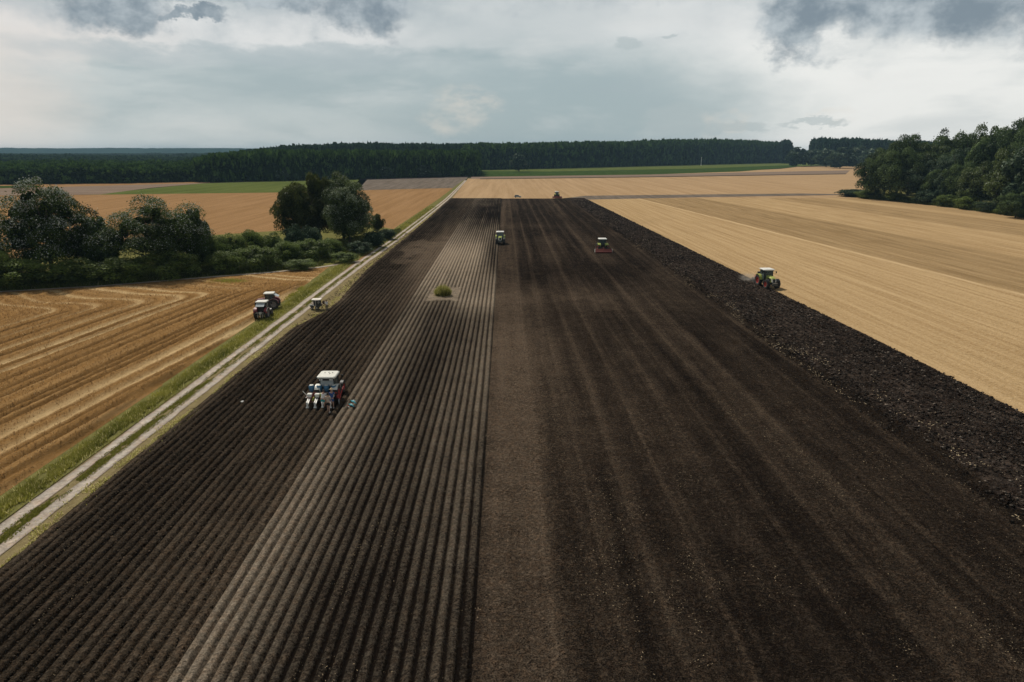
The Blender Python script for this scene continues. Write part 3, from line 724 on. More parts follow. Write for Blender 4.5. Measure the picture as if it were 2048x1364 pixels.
def build_debris():
    rs = np.random.RandomState(5)
    n = 90000; y = persp_y(rs, n, 24, 370); u = rs.rand(n) ** .8; x = 35.2 + u * (np.interp(y, STRIP_Y, STRIP_X) - 35.3)
    on = (vnoise(x / 1.1, y / 4, 61, 3) + .35 * rs.randn(n) + .9 * sstep(u, 0, .22)) > .45; x, y = x[on], y[on]; n = len(x)
    s = (.03 + .12 * rs.rand(n) ** 4) * (1 + y / 300)
    P = np.stack([x, y, .17 + .1 * rs.rand(n)], -1)
    scatter_bits('soil_clods', 'dark clods with painted glints turned up on the ploughed strip beside the pale stubble', 'clods', P, s, M['clod'], 3, lump=True, tone=np.where(rs.rand(n) < .13, .35 + .65 * rs.rand(n), .0 + .2 * rs.rand(n)))  # a few pale clods put glints into the colour, the soil has no gloss
    n = 90000; y = persp_y(rs, n, 22, 200); x = -31 + rs.rand(n) * 68
    on = vnoise(x / 1.6, y / 5, 33, 4) + .12 * rs.randn(n) > .28
    x, y = x[on], y[on]; n = len(x)
    P = np.stack([x, y, .16 + .16 * ((x < -1.7) & (x > -16.5)) + .03 * rs.rand(n)], -1)
    scatter_bits('straw_scraps', 'tiny scraps of pale straw scattered over the dark worked soil', 'straw', P, .025 + .075 * rs.rand(n) ** 3, M['strawbit'], 4, tone=rs.rand(n))
    n = 5000; y = persp_y(rs, n, 26, 300); x = 35.4 + np.abs(rs.randn(n)) * 3.2 + .8 * vnoise(y / 9, y * 0, 3, 2)
    P = np.stack([x, y, .25 + .08 * rs.rand(n)], -1)
    on = vnoise(x / 1.5, y / 4, 35, 3) > .2; P = P[on]
    scatter_bits('straw_tufts', 'yellow straw tufts along the near edge of the ploughed strip', 'straw', P, .10 + .12 * rs.rand(len(P)), M['strawbit'], 6)
    n = 22000; y = persp_y(rs, n, 22, 240); x = -1.7 + rs.rand(n) * 38
    P = np.stack([x, y, .11 + .02 * rs.rand(n)], -1)
    scatter_bits('soil_crumbs', 'small dark crumbs lying on the harrowed soil', 'crumbs', P, (.012 + .035 * rs.rand(n) ** 2) * (1 + y / 150), M['soil_till'], 8, lump=True, tone=.15 + .5 * rs.rand(n))
    n = 26000; y = persp_y(rs, n, 22, 220); x = -31.3 + rs.rand(n) ** 1.1 * 14.7
    P = np.stack([x, y, .17 + .05 * rs.rand(n)], -1)
    scatter_bits('row_clods', 'crumbly clods on the planted rows beside the track', 'clods', P, (.02 + .06 * rs.rand(n) ** 3) * (1 + y / 150), M['soil_row'], 9, lump=True, tone=.2 + .6 * rs.rand(n) ** 1.2)
build_debris()

def blades(name, label, cat, P, h, mat, seed, tone, w=.05, lean=.35):
    """grass: one thin triangle per blade"""
    rs = np.random.RandomState(seed); n = len(P)
    a = rs.rand(n) * 6.283; d = np.stack([np.cos(a), np.sin(a), 0 * a], -1) * (w * (.6 + .8 * rs.rand(n)))[:, None]
    l = rs.randn(n, 2) * lean * h[:, None]
    tip = P + np.stack([l[:, 0], l[:, 1], h], -1)
    V = np.stack([P - d, P + d, tip], 1)
    FF = np.arange(n * 3).reshape(-1, 3)
    me = np_mesh(name, V.reshape(-1, 3), FF, mat, {'tone': np.repeat(tone, 3)})
    return tag(link(name, me), label, cat, kind='stuff')

def build_grass():
    rs = np.random.RandomState(11)
    n = 110000; y = persp_y(rs, n, 22, 330)
    cen = np.interp(y, [20, 60, 120, 165, 210, 380], [-36.9, -36.8, -36.9, -37.4, -35.4, -34.6])
    x = cen + .35 + rs.randn(n) * np.interp(y, [20, 90, 330], [.36, .46, .8])
    on = vnoise(x / .7, y / 1.6, 3, 3) > -.35; x, y = x[on], y[on]; n = len(x)
    k = y / 90
    P = np.stack([x, y, 0 * x + .03], -1)
    tn = .45 + .5 * vnoise(x / 1.5, y / 3, 7, 3) + .25 * rs.rand(n); tn = np.where(rs.rand(n) < .10, 1.2, np.clip(tn, 0, 1))
    blades('verge_grass', 'yellow green grass growing along the left side of the dirt track', 'grass', P, (.10 + .3 * rs.rand(n)) * (1 + .15 * k), M['grass'], 2, tn, w=.035 + 0 * .03)
    n = 50000; y = persp_y(rs, n, 22, 330)
    cen = np.interp(y, [20, 165, 200, 280, 380], [-33.75, -33.5, -32.4, -32.0, -31.7])
    x = cen + np.clip(rs.randn(n), -1.8, 1.8) * .33
    on = vnoise(x / .6, y / 2.2, 13, 3) > -.1; x, y = x[on], y[on]; n = len(x)
    P = np.stack([x, y, 0 * x + .03], -1)
    tn = .2 + .4 * rs.rand(n)
    blades('middle_grass', 'low green grass strip between the two wheel tracks', 'grass', P, .05 + .12 * rs.rand(n), M['grass'], 3, tn, w=.04)
    n = 26000; y = persp_y(rs, n, 22, 300)
    x = np.interp(y, [20, 60, 98, 107, 117, 130, 150, 200, 280, 390], [-31.7, -31.5, -31.3, -30.0, -29.6, -30.2, -30.7, -30.3, -30.1, -30.7]) + rs.randn(n) * .42
    on = vnoise(x / .6, y / 2.2, 23, 3) > .0; x, y = x[on], y[on]; n = len(x)
    P = np.stack([x, y, 0 * x + .06], -1)
    blades('edge_grass', 'dry yellowish grass between the track and the planted rows', 'grass', P, .05 + .14 * rs.rand(n), M['grass'], 4, np.where(rs.rand(n) < .6, 1.2, .8), w=.04)
    # belt of weeds under the hedge and trees on the left
    n = 150000
    px = -250 + rs.rand(n) * 1050
    bot = np.interp(px, [-300, 0, 200, 400, 540, 640, 715, 800], [606, 582, 571, 554, 542.5, 532, 516, 464])
    topy = np.interp(px, [-300, 0, 400, 740, 800], [565, 555, 530, 470, 460])
    py = bot + (topy - bot) * rs.rand(n) ** 1.2
    P = np.array([G(a, b)[:] for a, b in zip(px, py)])
    on = vnoise(P[:, 0] / 2.5, P[:, 1] / 2.5, 27, 3) > -.4; P = P[on]; n = len(P)
    P[:, 2] = .05
    tn = np.clip(.5 + .6 * vnoise(P[:, 0] / 5, P[:, 1] / 5, 29, 3) + .2 * rs.randn(n), 0, 1); tn = np.where(rs.rand(n) < .06, 1.2, tn)
    blades('weed_belt', 'rank green weeds and grass at the foot of the hedge and trees', 'weeds', P, .3 + .7 * rs.rand(n) ** 2, M['weeds'], 5, tn, w=.09)
    # edge of the right-hand wood
    n = 40000; px = 1690 + rs.rand(n) * 500
    bot = np.interp(px, [1690, 1720, 1800, 1900, 2048, 2200], [392, 396, 404, 415, 436, 460]); py = bot - 9 * rs.rand(n) ** 1.5 * np.interp(px, [1690, 2050], [.6, 1.6])
    P = np.array([G(a, b)[:] for a, b in zip(px, py)]); P[:, 2] = .05
    tn = np.clip(.45 + .5 * vnoise(P[:, 0] / 8, P[:, 1] / 8, 29, 3), 0, 1)
    blades('woodside_weeds', 'low dark green weeds along the foot of the right hand wood', 'weeds', P, .5 + 1.3 * rs.rand(n) ** 2, M['weeds'], 6, tn, w=.3)
    # green patches coming through the stubble near the tractors
    pts = []
    for (cx, cy, rx, ry, m) in ((580, 577, 26, 4.5, 2600), (455, 563, 34, 4, 2600), (610, 590, 30, 5, 2200), (560, 592, 30, 8, 1500)):
        for k in range(m):
            pts.append(G(cx + rs.randn() * rx * .5, cy + rs.randn() * ry * .5)[:])
    P = np.array(pts); P = P[P[:, 0] < -38]; P[:, 2] = .05; n = len(P)
    blades('stubble_weeds', 'light green regrowth in patches at the far end of the left stubble', 'weeds', P, .12 + .2 * rs.rand(n), M['grass'], 7, .6 + .4 * rs.rand(n), w=.07)
    # dark standing stalks of the near stubble edges
build_grass()
build_crop_left()

def build_clump():
    """the tall grass clump left standing in the ridged field"""
    rs = np.random.RandomState(3); c = G(886, 593)
    root = empty('grass_clump', (c.x, c.y, .15))
    tag(root, 'tall green and yellow grass clump standing alone on a bare sandy island in the ridges', 'grass clump')
    n = 3800; r = np.sqrt(rs.rand(n)) * 1.15; a = rs.rand(n) * 6.283
    P = np.stack([r * np.cos(a) * 1.05, r * np.sin(a) * .9, 0 * r], -1)
    h = (2.3 - .9 * r ** 2) * (.55 + .5 * rs.rand(n))
    d = np.stack([np.cos(a * 7), np.sin(a * 7), 0 * a], -1) * .028
    tip = P + np.stack([P[:, 0] * .45 + rs.randn(n) * .12, P[:, 1] * .45 + rs.randn(n) * .12, h], -1)
    V = np.stack([P - d, P + d, tip], 1).reshape(-1, 3)
    me = np_mesh('blades', V, np.arange(n * 3).reshape(-1, 3), M['grass'], {'tone': np.repeat(np.where(rs.rand(n) < .15, 1.2, .25 + .5 * rs.rand(n)), 3)})
    link('blades', me, root)
    n = 500; r = .9 + np.abs(rs.randn(n)) * .5; a = rs.rand(n) * 6.283
    P = np.stack([c.x + r * np.cos(a), c.y + r * np.sin(a) - .3, 0 * r + .2], -1)
    scatter_bits('fallen_straw', 'dry straw lying round the foot of the lone grass clump', 'straw', P, .2 + .25 * rs.rand(n), M['strawbit'], 9)
build_clump()

# ------------------------------------------------------------------ trees
def crown_mesh(name, mat, seed, n, size, rx=1.0, rz=1.0, nb=34, rb=(.2, .36), zlo=.12, pale=.0, egg=.15, core=True, gaps=0.0, se=1.0, frl=.12):
    """foliage of a tree of unit crown radius rx and crown height 2*rz above z=0; leaves are small quads in sub-clumps"""
    rs = np.random.RandomState(seed)
    # clump centres spread over the egg-shaped crown
    k = np.arange(nb) + .5
    ph = np.arccos(1 - 2 * k / nb); th = k * 2.39996 + rs.rand(nb) * .7
    rad = .48 + .44 * rs.rand(nb) ** .8
    C = np.stack([np.cos(th) * np.sin(ph), np.sin(th) * np.sin(ph), np.cos(ph)], -1) * rad[:, None]
    C += rs.randn(nb, 3) * .07
    if se != 1.0:
        hr = np.hypot(C[:, 0], C[:, 1]) + 1e-6; C[:, :2] *= (hr ** se / hr)[:, None]; C[:, 2] = np.sign(C[:, 2]) * np.abs(C[:, 2]) ** se
    C = np.concatenate([C, rs.randn(max(4, nb // 6), 3) * .25])
    br = rb[0] + (rb[1] - rb[0]) * rs.rand(len(C))
    if gaps: drop = rs.rand(len(C)) > gaps; C = C[drop]; br = br[drop]
    w = br ** 2; w /= w.sum()
    idx = rs.choice(len(C), n, p=w)
    d = rs.randn(n, 3); d /= np.linalg.norm(d, axis=1)[:, None]
    d[:, 2] = np.where((d[:, 2] < -.3) & (rs.rand(n) < .6), -d[:, 2], d[:, 2])
    rr = br[idx] * (.66 + .40 * rs.rand(n) ** .6)
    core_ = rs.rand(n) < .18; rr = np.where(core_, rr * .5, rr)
    frill = (rs.rand(n) < frl) & ~core_; rr = np.where(frill, rr * (1.1 + .25 * rs.rand(n)), rr)
    P = C[idx] + d * rr[:, None]
    s = size * (.6 + .8 * rs.rand(n)) * np.where(core_, 2.6, 1.0)
    P[core_] *= .8
    nrm = d + rs.randn(n, 3) * .7; nrm /= np.linalg.norm(nrm, axis=1)[:, None]
    t = np.cross(nrm, rs.randn(n, 3)); t /= np.linalg.norm(t, axis=1)[:, None]; b = np.cross(nrm, t)
    zz = P[:, 2]
    wid = 1 - egg * zz
    P[:, 0] *= wid * rx; P[:, 1] *= wid * rx; P[:, 2] = (zz + 1) * rz
    P[:, 2] = np.maximum(P[:, 2], zlo * rz)
    V = np.stack([P - t * s[:, None] * .5, P + b * s[:, None] * .32, P + t * s[:, None] * .5, P - b * s[:, None] * .32], 1)
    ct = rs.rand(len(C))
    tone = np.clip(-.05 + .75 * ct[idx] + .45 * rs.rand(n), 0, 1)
    tone = np.where(core_, .1, tone)  # inner leaves toned dark: shade inside the crown put into their colour
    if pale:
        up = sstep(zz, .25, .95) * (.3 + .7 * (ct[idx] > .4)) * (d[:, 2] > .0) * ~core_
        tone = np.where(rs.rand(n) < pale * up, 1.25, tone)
    tone4 = np.repeat(tone, 4)
    return np_mesh(name, V.reshape(-1, 3), np.arange(4 * n).reshape(-1, 4), mat, {'tone': tone4})

def trunk_mesh(name, seed, height, r, spread):
    rnd = random.Random(seed); mb = MB()
    top = Vector((rnd.uniform(-.1, .1) * spread, rnd.uniform(-.1, .1) * spread, height * .72))
    mb.tube([(0, 0, -.1), (0, 0, height * .08), Vector((top.x * .4, top.y * .4, height * .35)), top], r, 9, r * .35)
    for k in range(9):
        a = k * 2.4 + rnd.random(); z0 = height * rnd.uniform(.14, .55)
        e = Vector((math.cos(a) * spread * rnd.uniform(.45, .8), math.sin(a) * spread * rnd.uniform(.45, .8), z0 + height * rnd.uniform(.15, .35)))
        st = Vector((top.x * .4 * z0 / height, top.y * .4 * z0 / height, z0))
        mid = (st + e) / 2 - Vector((0, 0, height * .03))
        mb.tube([st, mid, e], r * .42, 6, r * .1)
    me = bpy.data.meshes.new(name); me.from_pydata(mb.v, [], mb.f); me.materials.append(M['bark']); me.validate()
    return me

TREE_CACHE = {}
def tree(name, label, loc, height, radius, species, seed=0, group=None, cat='tree', rz=None, sx=1.0):
    """species: (mat, n, leaf size m, opts); crown starts at lo*height"""
    mat, n, leaf, lo, opts = SPECIES[species]
    key = (species, seed)
    if key not in TREE_CACHE:
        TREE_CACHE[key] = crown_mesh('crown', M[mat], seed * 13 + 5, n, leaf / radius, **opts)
    root = empty(name, (loc.x, loc.y, 0), rz if rz is not None else seed * 1.7)
    tag(root, label, cat, group)
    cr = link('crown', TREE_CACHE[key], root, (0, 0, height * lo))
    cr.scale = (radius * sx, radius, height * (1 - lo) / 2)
    tk = ('t', species, seed)
    if tk not in TREE_CACHE: TREE_CACHE[tk] = trunk_mesh('trunk', seed, 1.0, .028, radius / height)
    tr = link('trunk', TREE_CACHE[tk], root); tr.scale = (height,) * 3
    return root

SPECIES = {
    'silver': ('leaf_silver', 60000, .31, .04, dict(nb=60, rb=(.13, .30), pale=.40, egg=.22)),
    'silver_low': ('leaf_silver', 52000, .30, .02, dict(nb=46, rb=(.17, .32), pale=.2, egg=.12)),
    'oak': ('leaf_oak', 46000, .31, .05, dict(nb=40, rb=(.18, .34), pale=.05, egg=.1)),
    'olive': ('leaf_olive', 54000, .31, .05, dict(nb=44, rb=(.17, .32), pale=.14, egg=.12)),
    'olive_pale': ('leaf_olive', 50000, .31, .04, dict(nb=44, rb=(.17, .30), pale=.4, egg=.1)),
    'bush': ('leaf_bush', 12000, .24, .0, dict(nb=22, rb=(.24, .42), pale=.05, egg=0, zlo=.0)),
    'bush_grey': ('leaf_grey', 7000, .30, .0, dict(nb=22, rb=(.24, .42), pale=.12, egg=0, zlo=.0)),
    'wood': ('leaf_wood', 26000, .58, .05, dict(nb=44, rb=(.15, .30), pale=.06, egg=.1)),
    'wood_light': ('leaf_olive', 24000, .58, .04, dict(nb=46, rb=(.15, .28), pale=.12, egg=.12)),
    'wood_grey': ('leaf_grey', 24000, .56, .03, dict(nb=46, rb=(.15, .28), pale=.22, egg=.12)),
    'far_willow': ('leaf_grey', 2500, 1.5, .02, dict(nb=26, rb=(.22, .38), pale=.1, egg=.1)),
    'far_dark': ('leaf_far', 2500, 1.5, .06, dict(nb=26, rb=(.22, .38), egg=.1)),
}

def T(name, label, px, base, top, w, species, seed, group=None, cat='tree', sx=1.0):
    """tree whose foot is at (px, base), top at row top, w pixels wide in the photograph"""
    p = G(px, base); h = height_at(px, base, top)
    dist = (CR.transposed() @ (p - Vector((0, 0, H0)))).z * -1
    return tree(name, label, p, h, w / 2 / F * dist * 1.02, species, seed, group, cat, sx=sx)

def build_near_trees():
    g1 = None
    T('silver_poplar', 'tallest dark tree at the far left with whitish silver leaves over its top', 108, 556, 360, 178, 'silver', 6)
    T('silver_poplar', 'low dark tree filling the gap between the tall silver topped tree and the wide one', 205, 552, 432, 90, 'silver_low', 2)
    T('silver_poplar', 'wide dark tree with silvery top, right of the tall silver topped tree at far left', 318, 548, 396, 190, 'silver_low', 3)
    T('shrub_tree', 'slim side tree leaning at the right edge of the wide silvery tree', 398, 540, 415, 62, 'silver_low', 2)
    T('shrub_tree', 'small dark bushy tree cut by the left edge of the photo', -6, 560, 478, 66, 'bush', 1)
    T('oak_tree', 'dark brownish green tree, left one of the tall clump beside the track', 598, 487, 360, 92, 'oak', 1)
    T('oak_tree', 'narrow dark green tree between the brownish one and the pale topped one', 640, 480, 352, 66, 'oak', 2)
    T('olive_tree', 'tallest olive green tree at the back of the clump beside the track', 688, 478, 345, 104, 'olive', 1)
    T('olive_tree', 'full round tree with whitish leaves on its crown, front of the clump beside the track', 700, 492, 370, 98, 'olive_pale', 2)
    T('small_tree', 'small dark lone tree just right of the tall clump by the track', 756, 466, 426, 26, 'oak', 1, cat='small tree')
    rnd = random.Random(4)
    G1 = 'bushes of the hedge left of the track'
    # (px, base, top, width, species, how it looks / where)
    L = [(432, 535, 468, 60, 'bush', 'round dark bush right beside the wide silvery tree'),
         (470, 530, 470, 54, 'bush', 'dark green bush, second to the right of the wide silvery tree'),
         (508, 524, 462, 56, 'bush', 'tallest dark bush in the gap between the two tree groups'),
         (545, 520, 468, 50, 'bush', 'dark bush left of the brownish tree foot'),
         (455, 545, 500, 70, 'bush', 'low spreading bush in front of the hedge gap'),
         (520, 538, 494, 78, 'bush', 'broad lighter green bush in the middle of the hedge front'),
         (577, 528, 484, 66, 'bush', 'mid green bush below the brownish tree'),
         (590, 506, 452, 40, 'bush_grey', 'greyish green bush against the foot of the brownish tree'),
         (622, 505, 450, 44, 'bush_grey', 'grey green bush between the two tall trees of the clump'),
         (630, 520, 480, 70, 'bush', 'wide dark bush in front of the pale topped tree'),
         (664, 514, 478, 54, 'bush', 'low bush at the right foot of the pale topped tree'),
         (748, 494, 462, 44, 'bush_grey', 'pale grey green scrub between the pale topped tree and the track'),
         (775, 479, 457, 34, 'bush_grey', 'last pale scrub bush before the track'),
         (722, 508, 484, 46, 'bush_grey', 'low scrub bush nearest to the bend of the track'),
         (50, 576, 520, 110, 'bush', 'dark undergrowth bush at the foot of the tall silver topped tree'),
         (150, 570, 520, 100, 'bush', 'dark undergrowth bush right of the tall tree foot'),
         (250, 563, 512, 100, 'bush', 'dark undergrowth bush under the left half of the wide silvery tree'),
         (350, 556, 505, 90, 'bush', 'dark undergrowth bush under the right half of the wide silvery tree'),
         (5, 578, 500, 60, 'bush', 'mid green bush at the left edge of the photo below the small dark tree'),
         (-60, 580, 490, 90, 'bush', 'bush just beyond the left edge of the photo'),
         (600, 540, 518, 60, 'bush', 'low green bush nearest the footpath below the clump'),
         (690, 525, 505, 50, 'bush', 'low green bush where the footpath meets the track')]
    for k, (px, b, tp, w, sp, lab) in enumerate(L):
        T('bush', lab, px, b, tp, w, sp, k % 4, G1, 'bush', sx=1.0)

def build_right_wood():
    G2 = 'trees of the wood on the right'
    # front row, left to right
    L = [(1748, 398, 306, 72, 'wood', 'dark outermost tree at the left end of the right hand wood'),
         (1790, 402, 288, 80, 'wood', 'dark full tree second from the left end of the right hand wood'),
         (1835, 404, 318, 84, 'wood_grey', 'grey green tree low in the front of the wood, third from its left end'),
         (1862, 407, 345, 50, 'wood', 'small dark tree in front of the third and fourth trees of the wood'),
         (1884, 410, 342, 34, 'wood_grey', 'narrow grey green young tree at the front edge of the wood'),
         (1915, 412, 318, 62, 'wood', 'dark tree right behind the narrow young tree of the wood'),
         (1960, 418, 318, 84, 'wood_light', 'broad pale green tree in front of the wood, the lightest one'),
         (2005, 425, 300, 84, 'wood_light', 'pale green tree right of the broad lightest one'),
         (2052, 430, 286, 90, 'wood_grey', 'grey green tree cut by the right edge of the photo'),
         (2030, 436, 380, 60, 'wood', 'low dark tree at the lower right edge of the wood'),
         (1815, 390, 264, 80, 'wood', 'tall tree with a thin top standing up left on the wood skyline'),
         (1850, 392, 290, 84, 'wood_light', 'olive tree in the second row behind the grey green one'),
         (1768, 388, 284, 70, 'wood', 'second row tree rising behind the outermost tree'),
         (1888, 392, 257, 88, 'wood', 'tall dark tree on the skyline above the narrow young tree'),
         (1925, 396, 262, 80, 'wood', 'round topped tree on the skyline, middle of the wood'),
         (1960, 398, 252, 84, 'wood_light', 'olive topped tree on the skyline right of the middle'),
         (1998, 402, 240, 90, 'wood', 'tallest tree of the wood near the right edge of the photo'),
         (2045, 406, 236, 90, 'wood', 'tall dark tree on the skyline at the right edge of the photo'),
         (1905, 404, 292, 76, 'wood_grey', 'grey green tree in the second row of the wood'),
         (1948, 408, 288, 70, 'wood', 'dark tree between the skyline and the broad pale tree'),
         (2030, 415, 268, 80, 'wood', 'dark tree behind the grey green one at the right edge'),
         (2095, 425, 250, 110, 'wood', 'tree of the wood just past the right edge of the photo'),
         (2120, 445, 300, 110, 'wood', 'front tree of the wood beyond the right edge of the photo'),
         (2190, 450, 230, 130, 'wood', 'farthest right tree of the wood, outside the photo')]
    for k, (px, b, tp, w, sp, lab) in enumerate(L):
        T('broadleaf_tree', lab, px, b, tp, w * 1.12, sp, k % 4, G2)
    rnd = random.Random(8)
    labs = ['low green bush at the left tip of the wood', 'low dark bush second from the tip of the wood', 'low bush below the grey green tree of the wood',
            'low bush under the narrow young tree', 'low bush right of the narrow young tree', 'lighter low bush before the broad pale tree',
            'rounded low bush below the broad pale tree', 'low dark bush below the right hand pale tree', 'low dark bush at the right edge of the photo']
    for k, px in enumerate((1706, 1740, 1790, 1850, 1895, 1935, 1975, 2015, 2050)):
        b = np.interp(px, [1690, 1720, 1800, 1900, 2048], [392, 396, 404, 415, 436])
        T('bush', labs[k], px, b - 1, b - 14 - rnd.random() * 10 - (px - 1700) * .03, 40 + rnd.random() * 24, 'bush' if k % 3 else 'bush_grey', k % 4, 'bushes along the foot of the wood', 'bush')

def build_far_singles():
    g = 'single trees standing before the far woods'
    for k, (px, b, tp, w, sp, lab) in enumerate([
        (563, 361, 333, 26, 'far_willow', 'small pale round tree before the poplar plantation, far left one'),
        (741, 357, 326, 36, 'far_willow', 'larger pale tree before the plantation, just right of the tall clump top'),
        (772, 357, 333, 28, 'far_willow', 'pale tree right next to the larger pale one before the plantation'),
        (850, 355, 332, 34, 'far_willow', 'round pale tree before the right part of the poplar plantation'),
        (874, 355, 344, 24, 'far_willow', 'low pale bush beside the round pale tree before the plantation'),
        (1038, 344, 306, 32, 'far_willow', 'lone dark conical tree on the green field before the far forest'),
        (1592, 333, 297, 40, 'far_willow', 'left grey tree of the far group before the forest'),
        (1622, 332, 300, 38, 'far_willow', 'second grey tree of the far group before the forest'),
        (1652, 334, 296, 44, 'far_willow', 'tall grey tree in the middle of the far group'),
        (1680, 337, 298, 54, 'far_willow', 'broadest grey tree of the far group, reaching onto the pale field'),
        (1712, 335, 294, 44, 'far_willow', 'grey tree of the far group next to the right hand wood'),
        (1745, 336, 296, 50, 'far_willow', 'rightmost grey tree of the far group, half hidden by the wood')]):
        T('far_tree', lab, px, b, tp, w, sp, k % 3, g)
build_near_trees(); build_right_wood(); build_far_singles()

# far woods: one object each, trees instanced on points by geometry nodes
def proto(name, mat, seed, n, leaf, **o):
    me = crown_mesh(name, M[mat], seed, n, leaf, **o)
    # opaque heart so that no sky shows through the thinned-out far crown
    return bpy.data.objects.new(name, me)

def heart(me_obj):
    return me_obj

PROTO = {
    'poplar': [proto('poplar_crown', 'leaf_poplar', 40 + k, 520, .22, rx=.6, rz=.5, nb=18, rb=(.26, .46), egg=-.05, zlo=0, se=.5, frl=.02) for k in range(3)],
    'mixed': [proto('mixed_crown', 'leaf_far', 50 + k, 420, .26, rx=.5, rz=.5, nb=18, rb=(.26, .46), egg=-.05, zlo=0, se=.5, frl=.02) for k in range(2)]
             + [proto('willow_crown', 'leaf_far_pale', 60, 520, .24, rx=.6, rz=.5, nb=18, rb=(.26, .46), egg=-.05, zlo=0, se=.5, frl=.02)],
}

def forest(name, label, pts, sx, sz, kind, seed):
    rs = np.random.RandomState(seed); n = len(pts)
    P = np.zeros((n, 3), np.float32); P[:, :2] = pts
    me = bpy.data.meshes.new(name); me.vertices.add(n); me.vertices.foreach_set('co', P.ravel())
    a = me.attributes.new('size', 'FLOAT_VECTOR', 'POINT')
    a.data.foreach_set('vector', np.stack([sx, sx, sz], -1).astype(np.float32).ravel())
    a = me.attributes.new('spin', 'FLOAT', 'POINT'); a.data.foreach_set('value', (rs.rand(n) * 6.283).astype(np.float32))
    o = tag(link(name, me), label, 'forest', kind='stuff')
    g = bpy.data.node_groups.new(name, 'GeometryNodeTree')
    g.interface.new_socket('Geometry', in_out='INPUT', socket_type='NodeSocketGeometry')
    g.interface.new_socket('Geometry', in_out='OUTPUT', socket_type='NodeSocketGeometry')
    N, Lk = g.nodes, g.links
    gi, go = N.new('NodeGroupInput'), N.new('NodeGroupOutput')
    jn = N.new('GeometryNodeJoinGeometry')
    for p in PROTO[kind]:
        oi = N.new('GeometryNodeObjectInfo'); oi.inputs['Object'].default_value = p; oi.inputs['As Instance'].default_value = True
        Lk.new(oi.outputs['Geometry'], jn.inputs[0])
    ip = N.new('GeometryNodeInstanceOnPoints'); ip.inputs['Pick Instance'].default_value = True
    m2p = N.new('GeometryNodeMeshToPoints')
    Lk.new(gi.outputs[0], m2p.inputs[0]); Lk.new(m2p.outputs[0], ip.inputs['Points']); Lk.new(jn.outputs[0], ip.inputs['Instance'])
    sz_ = N.new('GeometryNodeInputNamedAttribute'); sz_.data_type = 'FLOAT_VECTOR'; sz_.inputs['Name'].default_value = 'size'
    sp = N.new('GeometryNodeInputNamedAttribute'); sp.data_type = 'FLOAT'; sp.inputs['Name'].default_value = 'spin'
    cb = N.new('ShaderNodeCombineXYZ')
    Lk.new([q for q in sp.outputs if q.enabled and q.name == 'Attribute'][0], cb.inputs[2])
    Lk.new(cb.outputs[0], ip.inputs['Rotation'])
    Lk.new([q for q in sz_.outputs if q.enabled and q.name == 'Attribute'][0], ip.inputs['Scale'])
    Lk.new(ip.outputs[0], go.inputs[0])
    md = o.modifiers.new('trees', 'NODES'); md.node_group = g
    return o

def fill(base_line, depth, step0, step1, seed, jit=.5, xr=(-1e9, 1e9)):
    """points behind a front line given in photograph pixels, going back `depth` metres"""
    rs = np.random.RandomState(seed)
    L = [G(*p) for p in base_line]
    out = []; dd = 0.0
    while dd < depth:
        st = step0 + (step1 - step0) * dd / depth
        x0, x1 = L[0].x, L[-1].x
        # widen with depth along the view rays
        xs = np.array([p.x for p in L]); ys = np.array([p.y for p in L])
        k = (ys + dd) / ys
        X = np.arange(xs[0] * k[0], xs[-1] * k[-1], st)
        Y = np.interp(X, xs * k, ys + dd)
        X = X + rs.randn(len(X)) * st * jit * .35; Y = Y + rs.randn(len(X)) * st * jit * .35
        out.append(np.stack([X, Y], -1)); dd += st
    return np.concatenate(out)

